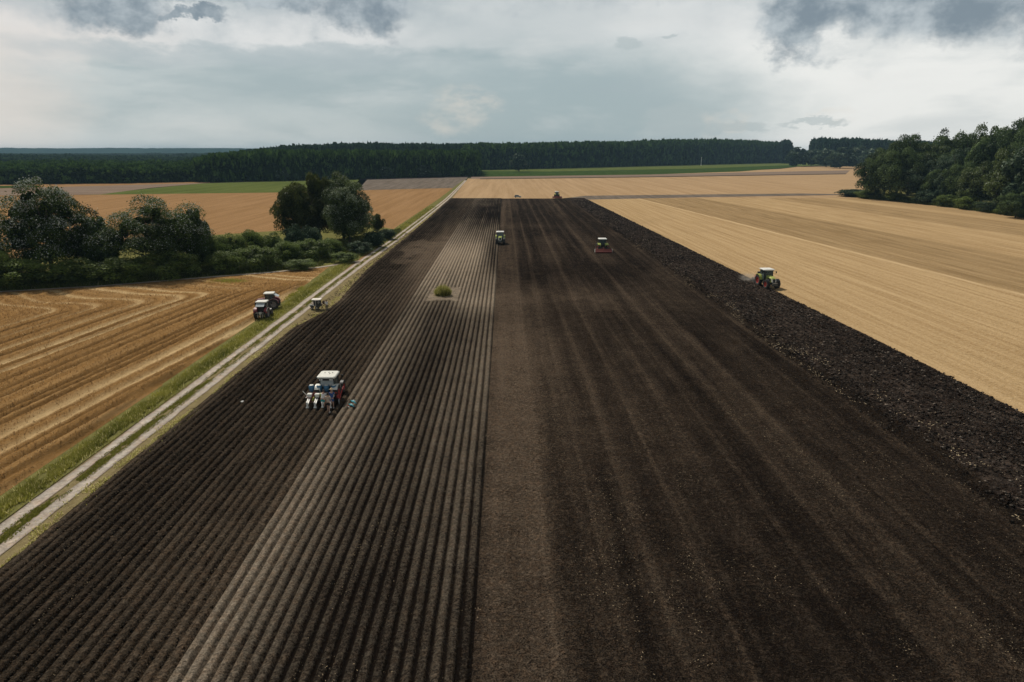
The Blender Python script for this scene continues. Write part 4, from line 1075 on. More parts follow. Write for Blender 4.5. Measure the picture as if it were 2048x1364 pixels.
def build_forests():
    rs = np.random.RandomState(77)
    # poplar plantation in front, left centre
    pts = fill([(405, 364), (560, 361), (735, 357.5), (953, 352)], 190, 5.6, 7, 1, jit=.25)
    n = len(pts); y = pts[:, 1]
    az = pts[:, 0] / y
    hh = np.interp(az, [-.44, -.40, -.33, -.2, -.05], [16, 21, 23, 23, 23]) * (1 + .035 * rs.randn(n))
    forest('poplar_plantation', 'straight edged plantation of mid green poplars behind the bare field', pts, 8.0 + rs.rand(n) * 2, hh, 'poplar', 3)
    # low woods far left
    pts = fill([(-900, 378), (0, 368.5), (250, 366), (420, 362.5)], 330, 7, 10, 2)
    n = len(pts)
    hh = (12.5 + 2.2 * vnoise(pts[:, 0] / 60, pts[:, 1] / 60, 2, 2)) * (1 + .08 * rs.randn(n))
    forest('low_woods', 'low dark green woods behind the strips of field at the far left', pts, 9 + rs.rand(n) * 3, hh, 'poplar', 4)
    L = fill([(-900, 340), (0, 338), (600, 336)], 2500, 15, 38, 5, jit=1.0)
    n = len(L); st = np.interp(L[:, 1], [900, 3400], [17, 40])
    hh = np.interp(L[:, 1], [900, 1700, 3400], [13, 13.5, 16]) * (1 + .3 * vnoise(L[:, 0] / 130, L[:, 1] / 260, 6, 3)) * (1 + .07 * rs.randn(n))
    forest('distant_woods', 'bluish woods stretching to the horizon at the left', L, st * (.9 + .4 * rs.rand(n)), hh, 'mixed', 6)
    # high forest behind the plantation and across the centre
    def top_h(px, base, tp): return height_at(px, base, tp)
    pts = fill([(500, 343), (700, 341), (960, 339)], 160, 8.5, 12, 7)
    n = len(pts); az = pts[:, 0] / pts[:, 1]
    hh = np.interp(az, [-.375, -.34, -.3, -.23, -.03], [21, 25, 28, 31, 31]) * (1 + .03 * rs.randn(n))
    forest('forest_behind_plantation', 'dark forest rising behind the poplar plantation', pts, 14 + rs.rand(n) * 5, hh, 'mixed', 8)
    for nm, lab, line, sd_, hz in (
        ('centre_forest', 'long dark forest wall behind the green field in the centre', [(940, 340), (1100, 336.5), (1300, 331.5), (1400, 329), (1575, 325)], 9,
            [(-.06, 293.5), (.03, 292.5), (.09, 291), (.16, 289.5), (.26, 286), (.32, 286), (.36, 289), (.41, 292)]),
        ('right_forest', 'greyish forest behind the far group of trees, next to the right hand wood', [(1568, 327), (1650, 330), (1760, 332), (1900, 333), (2100, 336)], 10,
            [(.38, 290), (.42, 284.5), (.50, 286), (.56, 290), (.9, 292)])):
        pts = fill(line, 150, 9.5, 13, sd_)
        n = len(pts); az = np.arctan2(pts[:, 0], pts[:, 1]); d = np.hypot(pts[:, 0], pts[:, 1])
        tp = np.interp(pts[:, 0] / pts[:, 1], [q[0] for q in hz], [q[1] for q in hz])
        hh = (H0 + (304 - tp) / F * pts[:, 1] * 1.0 / math.cos(PITCH) ** 2 * .97)
        hh = hh * .965 * (1 + .025 * rs.randn(n) + .04 * vnoise(pts[:, 0] / 40, pts[:, 1] / 40, 3, 2))
        forest(nm, lab, pts, 15 + rs.rand(n) * 5, hh, 'mixed' if sd_ == 10 else 'poplar', sd_)
build_forests()

# a pale post far away on the green field
p = G(1402, 330.5)
mb = MB(); hh = height_at(1402, 330.5, 314)
mb.tube([(0, 0, 0), (0, 0, hh)], .55, 10, .35).box((0, 0, .4), (1.8, 1.8, .8))
o = mb.build('post', M['white'], None, (p.x, p.y, 0)); tag(o, 'thin pale post standing at the far edge of the green field', 'post')
mb2 = MB(); mb2.box((0, 0, hh * .93), (1.5, .3, .3)); mb2.build('crossbar', M['white'], o)


# ------------------------------------------------------------------ vehicles
def wheel(root, x, y, r, w, rim, steer=0.0, name='wheel'):
    """tyre with lugs, rim dish as its child; the outer side faces away from x = 0"""
    s = 1 if x > 0 else -1
    mb = MB(); ri = r * .56; h = w / 2
    mb.lathe([(ri, -h * .8), (r * .80, -h), (r * .93, -h * .92), (r * .965, -h * .5), (r * .965, h * .5), (r * .93, h * .92), (r * .80, h), (ri, h * .8), (ri, -h * .8)], n=30)
    nl = 20
    for k in range(nl):
        for q in (-1, 1):
            a = 2 * math.pi * (k + (.5 if q > 0 else 0)) / nl
            c = Vector((q * h * .5, math.cos(a) * r * .965, math.sin(a) * r * .965))
            M_ = Matrix.Translation(c) @ Matrix.Rotation(a, 4, 'X') @ Matrix.Rotation(q * .55, 4, 'Y') @ Matrix.Rotation(0, 4, 'Z')
            x2, y2, z2 = h * .55, r * .05, r * .028
            vs_ = [(-x2, -y2, -z2), (x2, -y2, -z2), (x2, y2, -z2), (-x2, y2, -z2), (-x2, -y2, z2), (x2, -y2, z2), (x2, y2, z2), (-x2, y2, z2)]
            mb.add(vs_, [(0, 3, 2, 1), (4, 5, 6, 7), (0, 1, 5, 4), (1, 2, 6, 5), (2, 3, 7, 6), (3, 0, 4, 7)], M_)
    wobj = mb.build(name, M['tyre'], root, (x, y, r), (0, 0, steer))
    m2 = MB(); o = s * h
    m2.lathe([(ri * 1.02, o * .78), (ri * .92, o * .80), (ri * .84, o * .30), (ri * .40, o * .12), (ri * .34, o * .42), (ri * .12, o * .46), (0.001, o * .46)], n=24)
    m2.lathe([(ri * 1.02, -o * .78), (ri * .9, -o * .7), (ri * .84, o * .1), (0.001, o * .1)], n=24)
    for k in range(8):
        a = k * math.pi / 4; m2.box((o * .44, math.cos(a) * ri * .24, math.sin(a) * ri * .24), (.05, .05, .05))
    m2.build('rim', rim, wobj)
    return wobj

def fender_arc(mb, x0, x1, y, z, r, a0, a1, th=.05, n=10):
    """a curved mudguard round (y, z)"""
    P = [a0 + (a1 - a0) * k / n for k in range(n + 1)]
    out = [(y + math.cos(a) * r, z + math.sin(a) * r) for a in P]; inn = [(y + math.cos(a) * (r - th), z + math.sin(a) * (r - th)) for a in reversed(P)]
    for k in range(n):
        mb.prism([out[k], out[k + 1], inn[n - k - 1], inn[n - k]], x0, x1)

def tractor(name, label, loc, rz, st, group=None, scale=1.0, cat='tractor'):
    root = empty(name, loc, rz, scale); tag(root, label, cat, group)
    B, ch = st['paint'], st['chassis']
    rr, fr, wr, wf, tx, fx = st['rear_r'], st['front_r'], st['rear_w'], st['front_w'], st['track'], st['ftrack']
    ry, fy = st['ry'], st['fy']
    cz0, cz1, cy0, cy1, cw = st['cab']
    hz, hw, hy0, hy1 = st['hood']
    # chassis: gearbox, engine block, axles
    mb = MB(); mb.box((0, (ry + fy) / 2, rr * .95), (.55, fy - ry + .3, .5)).box((0, ry, rr), (tx * 2 - .2, .38, .38), taper=.8)
    mb.box((0, fy, fr), (fx * 2 - .2, .26, .22)).box((0, fy + .1, fr + .15), (.4, .8, .35)).box((0, hy1 - .2, fr + .25), (.5, .7, .4))
    for s in (-1, 1): mb.box((s * .55, (ry + fy) / 2 + .15, rr * .78), (.42, 1.1, .46), taper=.9)
    mb.build('chassis', ch, root)
    # hood with sloping front
    mb = MB(); z0 = st['hz0']
    def ring(y, w, z, b, e=.16):
        return [(-w / 2, y, b), (-w / 2, y, z - e), (-w / 2 + e * .8, y, z), (w / 2 - e * .8, y, z), (w / 2, y, z - e), (w / 2, y, b)]
    mb.loft([ring(hy0, hw * 1.04, hz, z0), ring(hy0 + (hy1 - hy0) * .5, hw, hz - .04, z0), ring(hy1 - .35, hw * .94, hz - .14, z0 + .02), ring(hy1 - .08, hw * .86, hz - .30, z0 + .06), ring(hy1, hw * .78, hz - .5, z0 + .1)])
    hood = mb.build('hood', B, root)
    mb = MB(); mb.prism([(hy1 - .04, hz - .38), (hy1 + .05, hz - .5), (hy1 + .06, z0 + .12), (hy1, z0 + .1)], -hw * .26, hw * .26)
    for s in (-1, 1): mb.box((s * hw * .5, (hy0 + hy1) / 2 + .1, (hz + z0) / 2 - .08), (.03, (hy1 - hy0) * .55, (hz - z0) * .42))
    mb.build('grille', M['grille'], root)
    for s in (-1, 1):
        if st.get('strip'):
            mb = MB(); mb.prism([(hy1 - .06, hz - .33), (hy1 + .09, hz - .52), (hy1 + .10, z0 + .15), (hy1 - .02, z0 + .13)], s * hw * .27, s * hw * .40)
            mb.build('front_strip', st['strip'], root)
        mb = MB(); mb.box((s * hw * .30, hy1 + .07, z0 + .14), (.2, .06, .1)); mb.build('headlight', M['lamp'], root)
    # cab: floor, pillars, lower panels
    mb = MB(); w2 = cw / 2
    mb.box((0, (cy0 + cy1) / 2, cz0), (cw * .96, cy1 - cy0, .12))
    for s in (-1, 1):
        mb.tube([(s * w2, cy1 - .05, cz0), (s * w2 * .93, cy1 - .18, cz1)], .05, 6)
        mb.tube([(s * w2 * .95, cy0, cz0 + .3), (s * w2 * .93, cy0 + .08, cz1)], .055, 6)
        mb.tube([(s * w2, cy0 + (cy1 - cy0) * .45, cz0), (s * w2 * .94, cy0 + (cy1 - cy0) * .45, cz1)], .045, 6)
        mb.box((s * w2 * .98, (cy0 + cy1) / 2, cz1), (.07, cy1 - cy0 - .2, .08))
    for yy in (cy0 + .07, cy1 - .17): mb.box((0, yy, cz1), (cw * .92, .07, .09))
    mb.box((0, cy0 + .02, cz0 + .25), (cw * .9, .05, .5)); mb.box((0, cy1 - .06, cz0 + .2), (cw * .9, .05, .36))
    mb.build('cab_frame', st.get('pillar', M['black']), root)
    gm = M['glass']
    def pane(pts, mat=gm):
        me = bpy.data.meshes.new('window'); a, b, c, d = [Vector(p) for p in pts]
        n = (b - a).cross(c - a).normalized() * .012
        me.from_pydata([tuple(p + n) for p in (a, b, c, d)] + [tuple(p - n) for p in (a, b, c, d)], [],
                       [(0, 1, 2, 3), (7, 6, 5, 4), (0, 4, 5, 1), (1, 5, 6, 2), (2, 6, 7, 3), (3, 7, 4, 0)])
        me.materials.append(mat); return link('window', me, root)
    zc = cz0 + .4
    ym = cy0 + (cy1 - cy0) * .45
    pane([(-w2 * .9, cy1 - .07, zc), (w2 * .9, cy1 - .07, zc), (w2 * .88, cy1 - .17, cz1 - .05), (-w2 * .88, cy1 - .17, cz1 - .05)])
    for s in (-1, 1):
        pane([(s * w2 * .985, cy1 - .08, cz0 + .1), (s * w2 * .985, ym + .05, cz0 + .1), (s * w2 * .945, ym + .05, cz1 - .05), (s * w2 * .935, cy1 - .19, cz1 - .05)])
        pane([(s * w2 * .975, ym - .05, cz0 + .45), (s * w2 * .96, cy0 + .07, cz0 + .45), (s * w2 * .935, cy0 + .12, cz1 - .05), (s * w2 * .945, ym - .05, cz1 - .05)])
    if st.get('rear_open'):
        pane([(-w2 * .86, cy0 + .05, cz1 - .02), (w2 * .86, cy0 + .05, cz1 - .02), (w2 * .86, cy0 - .75, cz1 - .42), (-w2 * .86, cy0 - .75, cz1 - .42)], M['glass_pale'])
    else:
        pane([(-w2 * .86, cy0 + .03, cz0 + .5), (w2 * .86, cy0 + .03, cz0 + .5), (w2 * .86, cy0 + .07, cz1 - .06), (-w2 * .86, cy0 + .07, cz1 - .06)], st.get('rear_glass', gm))
    # roof, rounded, overhanging
    mb = MB(); o = st['over']; zr = cz1 + .04; th = st['roof_t']
    def rr_ring(z, k):
        a, b, c, d = -w2 - o * k, w2 + o * k, cy0 - o * k * st.get('rear_over', 1), cy1 + o * k * 1.1; e = .16
        return [(a + e, c, z), (a, c + e, z), (a, d - e, z), (a + e, d, z), (b - e, d, z), (b, d - e, z), (b, c + e, z), (b - e, c, z)]
    mb.loft([rr_ring(zr, .8), rr_ring(zr + th * .35, 1), rr_ring(zr + th * .75, .95), rr_ring(zr + th, .55)])
    roof = mb.build('roof', st['roof'], root)
    if st.get('lamps'):
        m2 = MB()
        for s in (-1, 1):
            for q in (.55, .8): m2.lathe([(.001, -.03), (.075, -.03), (.085, 0), (.085, .05)], (s * w2 * q, cy0 - o * 1.5, zr - .10), 'Y', 12)
        m2.build('work_lamps', M['lamp'], roof)
        m2 = MB(); m2.box((0, cy0 - o * 1.2, zr - .09), (cw * .98, .12, .2)); m2.build('lamp_bar', M['black'], roof)
        m2 = MB()
        for a, b in ((-.4, .2), (0, .35), (.42, .25), (.2, -.1)): m2.box((a, (cy0 + cy1) / 2 + b, zr + th + .02), (.08, .14, .05))
        m2.build('roof_fittings', M['black'], roof)
    # rear mudguards
    for s in (-1, 1):
        mb = MB(); xa, xb = s * (tx - wr * .62), s * (tx + wr * .46)
        a0, a1 = st.get('fend', (R(20), R(150)))
        fender_arc(mb, min(xa, xb), max(xa, xb), ry, rr, rr + .12, a0, a1)
        xi = s * (tx - wr * .62)
        prof = [(ry + math.cos(a) * (rr + .1), rr + math.sin(a) * (rr + .1)) for a in [a0 + (a1 - a0) * k / 8 for k in range(9)]] + [(ry - .4, rr * 1.05), (ry + .5, rr * 1.05)]
        mb.prism(prof, xi - .03, xi + .03)
        f = mb.build('mudguard', st['fender'], root)
        if st.get('fender_trim'):
            m2 = MB(); fender_arc(m2, xb - .05 * s if s < 0 else xb - .06, xb + .01 if s > 0 else xb + .06, ry, rr, rr + .15, a0, a1, .06); m2.build('mudguard_edge', st['fender_trim'], f)
        m2 = MB(); m2.box((s * (tx + .1), ry - rr * .98, rr * 1.38), (.22, .06, .12)); m2.build('tail_light', M['red'], f)
    for s in (-1, 1):
        wheel(root, s * tx, ry, rr, wr, st['rim'])
        wheel(root, s * fx, fy, fr, wf, st['rim'], st.get('steer', 0))
        mb = MB(); fender_arc(mb, min(s * (fx - wf * .4), s * (fx + wf * .4)), max(s * (fx - wf * .4), s * (fx + wf * .4)), fy, fr, fr + .1, R(35), R(140), .04)
        mb.build('front_mudguard', M['black'], root)
        # mirrors and steps
        mb = MB(); mb.tube([(s * w2 * .93, cy1 - .15, cz1 - .1), (s * (w2 + .45), cy1 + .05, cz1 - .12)], .025, 6).box((s * (w2 + .48), cy1 + .05, cz1 - .3), (.2, .06, .34))
        mb.build('mirror', M['black'], root)
    mb = MB()
    for k in range(3): mb.box((-w2 - .06 + .03 * k, cy1 - .35, cz0 - .25 - .28 * k), (.34, .42, .05))
    mb.box((-w2 - .2, cy1 - .55, cz0 - .5), (.04, .04, .9)); mb.build('steps', ch, root)
    ex = w2 * .95
    mb = MB(); mb.tube([(ex, cy1 + .15, hz - .4), (ex, cy1 + .15, cz1 - .2 + st.get('stack', 0))], .07, 8).tube([(ex, cy1 + .15, cz1 - .2 + st.get('stack', 0)), (ex + .05, cy1 + .05, cz1 + .05 + st.get('stack', 0))], .05, 8)
    mb.build('exhaust', M['black'], root)
    # seat, steering wheel
    mb = MB(); mb.box((0, cy0 + .5, cz0 + .45), (.5, .48, .14)).box((0, cy0 + .28, cz0 + .85), (.48, .12, .66), (R(-8), 0, 0)); mb.box((0, cy0 + .5, cz0 + .22), (.3, .3, .36)); mb.build('seat', M['black'], root)
    mb = MB(); mb.tube([(0, cy1 - .25, cz0 + .2), (0, cy1 - .45, cz0 + .78)], .04, 6).lathe([(.2, -.015), (.225, 0), (.2, .015), (.175, 0), (.2, -.015)], (0, cy1 - .45, cz0 + .79), 'Z', 16); mb.build('steering_wheel', M['black'], root)
    # driver's controls apart, rear linkage
    mb = MB()
    for s in (-1, 1): mb.tube([(s * .3, ry - .1, rr * .7), (s * .42, ry - rr - .25, rr * .55)], .045, 6).tube([(s * .3, ry - .2, rr * 1.15), (s * .42, ry - rr * .75, rr * 1.1), (s * .42, ry - rr * .9, rr * .6)], .035, 6)
    mb.tube([(0, ry - .2, rr * 1.1), (0, ry - rr - .2, rr * 1.0)], .04, 6); mb.build('rear_linkage', st.get('linkage', ch), root)
    if st.get('rear_panel'):
        mb = MB(); mb.box((0, ry - rr - .12, rr * 1.32), (1.05, .55, .06), (R(-14), 0, 0)).box((0, ry - rr * .75, rr * 1.2), (.3, .5, .3)); mb.build('hitch_cover', M['cream'], root)
        mb = MB()
        for q in (-.34, .05, .38): mb.box((q, ry - rr - .1, rr * .75), (.12, .16, .5))
        mb.build('hydraulic_rams', M['metal'], root)
    if st.get('weight'):
        mb = MB(); mb.box((0, hy1 + .42, fr + .05), (.95, .42, .46), taper=.9).box((0, hy1 + .2, fr + .1), (.4, .3, .2)); wt = mb.build('front_weight', ch, root)
        mb = MB(); mb.box((0, hy1 + .45, fr + .32), (.8, .25, .09)); mb.build('weight_plate', M['metal'], wt)
        mb = MB(); mb.tube([(.46, hy1 - .1, hz - .3), (.5, hy1 + .15, fr + .5)], .035, 6); mb.build('grab_rail', M['white'], root)
    return root

GREEN = dict(paint=M['green_paint'], chassis=M['dark_paint'], fender=M['green_paint'], roof=M['white'], rim=M['rim_red'], strip=M['cream'],
             rear_r=1.02, front_r=.80, rear_w=.68, front_w=.56, track=.98, ftrack=.98, ry=-1.25, fy=1.75, cab=(1.25, 2.95, -1.35, .45, 1.7),
             hood=(2.15, .95, .4, 2.5), hz0=1.15, over=.16, roof_t=.22, weight=True, fend=(R(12), R(140)))
RED = dict(paint=M['maroon'], chassis=M['dark_paint'], fender=M['maroon'], fender_trim=M['cream'], roof=M['cream'], rim=M['rim_grey'],
           rear_r=.82, front_r=.50, rear_w=.44, front_w=.30, track=.85, ftrack=.78, ry=-.95, fy=1.45, cab=(1.05, 2.45, -1.0, .45, 1.5),
           hood=(1.75, .72, .4, 2.0), hz0=.95, over=.10, roof_t=.16, rear_open=True, fend=(R(15), R(150)), stack=.2)
PLANT = dict(GREEN, paint=M['green_paint'], fender=M['cream'], roof=M['cream'], rim=M['rim_red'], lamps=True, weight=False, rear_glass=M['glass_pale'],
             rear_r=.90, front_r=.66, rear_w=.5, front_w=.42, track=1.0, ftrack=.95, ry=-1.15, fy=1.6, cab=(1.2, 2.6, -1.25, .4, 1.62), hood=(1.95, .9, .4, 2.3), hz0=1.05, over=.2, roof_t=.26, rear_over=1.6)

def plough(root_loc, rz):
    root = empty('plough', root_loc, rz); tag(root, 'red mounted plough turning the soil behind the light green tractor', 'plough')
    mb = MB(); mb.tube([(.6, 1.2, .95), (-.9, -3.0, .95)], .11, 6).box((0, 1.25, .8), (1.0, .18, .5)).tube([(0, 1.2, .9), (0, 1.25, 1.5), (0, .3, .98)], .07, 6)
    mb.build('frame', M['red'], root)
    for k in range(5):
        x, y = .45 - .3 * k, .8 - .85 * k
        m2 = MB(); m2.box((x, y, .6), (.09, .16, .7), (R(10), 0, 0)); b = m2.build('leg', M['red'], root)
        m2 = MB(); m2.loft([[(x - .02, y + .3, .02), (x + .02, y + .3, .02), (x + .02, y + .3, .3), (x - .02, y + .3, .3)],
                            [(x + .10, y, .0), (x + .15, y, .0), (x + .18, y, .5), (x + .10, y, .5)],
                            [(x + .40, y - .35, .05), (x + .45, y - .35, .05), (x + .5, y - .35, .6), (x + .36, y - .35, .55)]]); m2.build('share', M['metal'], b)
    m2 = MB(); m2.lathe([(.001, -.07), (.3, -.08), (.33, 0), (.3, .08), (.001, .07)], (-.7, -2.6, .33)); m2.tube([(-.7, -2.6, .33), (-.85, -2.6, .95)], .04, 6); m2.build('depth_wheel', M['tyre'], root)
    # raised seed box on top, dark with a pale flap
    m2 = MB(); m2.box((-.3, .9, 2.05), (1.25, .7, .62), taper=1.1).box((-.3, .9, 1.5), (.5, .3, .6)); hb = m2.build('box', M['black'], root)
    m2 = MB(); m2.box((-.95, .55, 1.9), (.05, .75, .9), (0, R(10), 0)); m2.build('flap', M['white'], hb)
    return root

def harrow(loc, rz, w, label):
    root = empty('power_harrow', loc, rz); tag(root, label, 'harrow')
    mb = MB(); mb.box((0, .15, .62), (w, .5, .3)).box((0, .35, .85), (w * .96, .14, .14)).box((0, -.1, .80), (w, .1, .1)).tube([(-.5, .5, .75), (0, .5, 1.4), (.5, .5, .75)], .07, 6).tube([(0, .5, 1.4), (0, -.4, .8)], .05, 6)
    mb.build('frame', M['rust'], root)
    for s in (-1, 1):
        mb = MB(); mb.prism([(-.35, .1), (.4, .1), (.4, .75), (.1, 1.0), (-.35, .75)], s * w / 2 - .02, s * w / 2 + .04); mb.build('side_plate', M['cream'], root)
    mb = MB(); mb.lathe([(.001, -w / 2 + .1), (.24, -w / 2 + .1), (.24, w / 2 - .1), (.001, w / 2 - .1)], (0, -.5, .3), 'X', 14)
    for k in range(24):
        a = k * .8; mb.box((-w / 2 + .2 + k * (w - .4) / 23, -.5 + .26 * math.cos(a), .3 + .26 * math.sin(a)), (.04, .08, .08))
    mb.build('roller', M['rust'], root)
    mb = MB()
    for k in range(12): mb.box((-w / 2 + .2 + k * (w - .4) / 11, .15, .3), (.06, .1, .5), taper=1.4)
    mb.build('tines', M['metal'], root)
    return root

def planter(loc, rz):
    root = empty('planter', loc, rz); tag(root, 'four row red planter with blue tanks and white hoppers behind the white roofed tractor', 'planter')
    mb = MB(); mb.box((0, .55, .72), (3.5, .16, .16)).box((0, .95, .95), (3.2, .12, .12)).tube([(-.45, .9, .7), (0, .95, 1.35), (.45, .9, .7)], .06, 6)
    for x in (-1.2, -.4, .4, 1.2): mb.box((x, .75, .85), (.1, .5, .3))
    mb.build('toolbar', M['red'], root)
    for k, x in enumerate((-1.275, -.5, .25, 1.0)):
        m2 = MB(); m2.lathe([(.001, 0), (.16, 0), (.27, .22), (.29, .5), (.26, .68), (.001, .70)], (x, .95, 1.15), 'Z', 14)
        tk = m2.build('fertiliser_tank', M['blue'], root, smooth=True)
        m2 = MB(); m2.lathe([(.001, 0), (.2, 0), (.2, .04), (.001, .06)], (x, .95, 1.85), 'Z', 14); m2.build('lid', M['ygreen'] if k == 9 else M['cream'], tk)
        m2 = MB(); m2.box((x, .12, 1.04), (.36, .36, .30), taper=1.25); hp = m2.build('seed_hopper', M['white'], root)
        m2 = MB(); m2.box((x, .14, 1.215), (.46, .46, .05)); m2.build('lid', M['cream'], hp)
        m2 = MB(); m2.tube([(x, .5, .7), (x, .0, .55), (x, -.55, .5)], .07, 8).box((x, .1, .6), (.14, .5, .45)); m2.build('row_unit', M['red'] if k in (0, 2) else M['black'], root)
        m2 = MB(); m2.box((x - .08, -.6, .66), (.08, .75, .14), (R(22), 0, 0)).box((x + .08, -.6, .66), (.08, .75, .14), (R(22), 0, 0)).box((x, -.98, .42), (.16, .09, .7), (R(10), 0, 0)).box((x, -.3, .78), (.30, .12, .12)).box((x, -1.05, .2), (.34, .1, .12), taper=.5)
        ar = m2.build('press_arm', M['white'], root)
        m2 = MB()
        for s in (-1, 1): m2.lathe([(.001, -.02), (.14, -.02), (.15, 0), (.14, .02), (.001, .02)], (x + s * .1, -.92, .16), 'X', 14)
        m2.build('press_wheels', M['metal'], ar)
    for k, x in enumerate((-.88, -.12, .62)):
        m2 = MB(); m2.box((x, -.05, .62), (.34, .1, .06)).box((x, -.15, .8), (.1, .28, .3), (0, R(20), 0)); m2.build('drive_unit', M['wood'] if k else M['ygreen'], root)
    m2 = MB(); m2.box((-.15, .25, 1.1), (.16, .4, .3)).box((.72, .3, 1.1), (.14, .4, .3)); m2.build('chain_guard', M['ygreen'], root)
    # folded marker arm at the right end
    m2 = MB(); m2.tube([(1.5, .55, .75), (1.75, .35, .9), (1.95, .6, 1.55), (2.0, .9, 1.75)], .05, 6).tube([(1.45, .2, .95), (1.85, -.1, .7)], .05, 6).box((1.55, .2, .9), (.18, .3, .28)); ma = m2.build('marker_arm', M['red'], root)
    m2 = MB(); m2.lathe([(.001, -.02), (.24, -.03), (.26, 0), (.24, .03), (.001, .02)], (1.72, -.15, .5), 'X', 16); m2.build('marker_disc', M['metal'], ma)
    m2 = MB(); m2.tube([(-1.6, .55, .75), (-2.2, .9, 1.25)], .03, 6).tube([(-1.5, .3, .9), (-1.7, .1, .8)], .05, 6); m2.build('marker_arm', M['cream'], root)
    return root

# ------------------------------------------------------------------ people
def skin_obj(name, verts, edges, radii, mat, parent, root=0, sub=2):
    me = bpy.data.meshes.new(name); me.from_pydata([tuple(v) for v in verts], edges, []); me.materials.append(mat)
    o = link(name, me, parent)
    md = o.modifiers.new('skin', 'SKIN'); md.use_smooth_shade = True
    if not me.skin_vertices: me.skin_vertices.new()
    sv = me.skin_vertices[0].data
    for k, r in enumerate(radii): sv[k].radius = (r, r) if isinstance(r, (int, float)) else r
    for k in range(len(verts)): sv[k].use_root = (k == root)
    s = o.modifiers.new('smooth', 'SUBSURF'); s.levels = sub; s.render_levels = sub
    return o

def person(label, loc, rz, pose, top, bottom, hat=None, hair=True, shirt_sleeve=.45, long_legs=False, scale=1.0, group=None):
    """faces +y. pose: lean, twist of arms and legs as explicit joints"""
    root = empty('person', loc, rz, scale); tag(root, label, 'person', group)
    V, E, Rd = [], [], []
    def a(p, r, to=None):
        V.append(Vector(p)); Rd.append(r)
        if to is not None: E.append((to, len(V) - 1))
        return len(V) - 1
    L = pose.get('lean', .05); b = pose.get('hip', (0, 0, .93)); b = Vector(b)
    dirv = Vector((pose.get('side', 0), math.sin(L), math.cos(L))).normalized()
    pel = a(b, (.15, .115)); wst = a(b + dirv * .17, (.135, .10), pel); cst = a(b + dirv * .36, (.165, .12), wst); nb = a(b + dirv * .50, (.10, .08), cst)
    L2 = L * pose.get('headk', .8); hd = Vector((dirv.x, math.sin(L2), math.cos(L2))).normalized()
    nk = a(V[nb] + hd * .07, .055, nb); h1 = a(V[nk] + hd * .09 + Vector((0, .015, 0)), (.078, .09), nk); h2 = a(V[nk] + hd * .20, (.068, .082), h1)
    shs = []
    for s, key in ((-1, 'l'), (1, 'r')):
        sh = a(V[nb] + Vector((s * .17, 0, -.03)), .06, nb); arm = pose['arm_' + key]
        el = a(V[sh] + Vector(arm[0]), .042, sh); wr = a(V[el] + Vector(arm[1]), .028, el)
        hv = Vector(arm[1]).normalized(); pm = a(V[wr] + hv * .07, (.042, .018), wr); shs.append((sh, el, wr))
        side = hv.cross(Vector((0, 1, .2))).normalized()
        for q in range(4):
            f0 = a(V[pm] + hv * .04 + side * (q - 1.5) * .021, .010, pm)
            f1 = a(V[f0] + hv * (.036 - .004 * abs(q - 1.2)) + Vector((0, .012, 0)), .009, f0); a(V[f1] + hv * .022 + Vector((0, .018, 0)), .007, f1)
        th = a(V[wr] + hv * .03 - side * .04, .011, wr); a(V[th] + hv * .035 - side * .012, .009, th)
        hp = a(V[pel] + Vector((s * .09, 0, -.06)), .095, pel); leg = pose['leg_' + key]
        kn = a(V[hp] + Vector(leg[0]), .06, hp); an = a(V[kn] + Vector(leg[1]), .038, kn)
        f = a(V[an] + Vector((0, .06, -.05)), .038, an); a(V[f] + Vector((0, .12, -.01)), .03, f)
        shs.append((hp, kn, an))
    body = skin_obj('body', V, E, Rd, M['skin'], root)
    # clothes follow the same joints, a little larger
    (sl, ll, sr, lr) = shs
    cv = [V[pel], V[wst], V[cst], V[nb] + dirv * -.01]; cr = [(.165, .13), (.16, .125), (.185, .14), (.12, .095)]; ce = [(0, 1), (1, 2), (2, 3)]
    for (sh, el, wr) in (sl, sr):
        cv += [V[sh], V[sh].lerp(V[el], shirt_sleeve * 2)]; cr += [.078, .06]; ce += [(3, len(cv) - 2), (len(cv) - 2, len(cv) - 1)]
    if top: skin_obj('shirt', cv, ce, cr, top, root, 1, 1)
    cv = [V[pel] + dirv * .04, V[pel] - dirv * .04]; cr = [(.168, .135), (.165, .135)]; ce = [(0, 1)]
    for (hp, kn, an) in (ll, lr):
        n = len(cv)
        if long_legs: cv += [V[hp], V[kn], V[an]]; cr += [.108, .078, .06]; ce += [(1, n), (n, n + 1), (n + 1, n + 2)]
        else: cv += [V[hp], V[hp].lerp(V[kn], .75)]; cr += [.112, .09]; ce += [(1, n), (n, n + 1)]
    skin_obj('trousers' if long_legs else 'shorts', cv, ce, cr, bottom, root, 0, 1)
    hc = V[h1].lerp(V[h2], .5)
    q = hd.to_track_quat('Z', 'Y')
    if hat:
        mb = MB(); mb.lathe([(.001, .14), (.07, .135), (.10, .08), (.105, .03), (.22, .01), (.225, -.005), (.10, .0)], axis='Z', n=18)
        mb.build('hat', hat, root, hc + hd * .05, Euler((-L2, 0, 0)), True)
    if hair:
        mb = MB(); mb.lathe([(.001, .135), (.06, .12), (.095, .06), (.105, .0), (.098, -.05), (.07, -.075)], axis='Z', n=14)
        mb.build('hair', M['hair'], root, hc - Vector((0, .018, -.005)), Euler((-L2, 0, 0)), True)
    # face
    mb = MB(); fy = .095
    mb.box((0, fy + .012, -.01), (.026, .035, .05), taper=.5)
    for s in (-1, 1): mb.box((s * .092, 0, -.01), (.02, .04, .06))
    mb.build('nose_and_ears', M['skin'], body, hc, Euler((-L2, 0, 0)))
    mb = MB()
    for s in (-1, 1): mb.box((s * .034, fy - .004, .018), (.024, .012, .01))
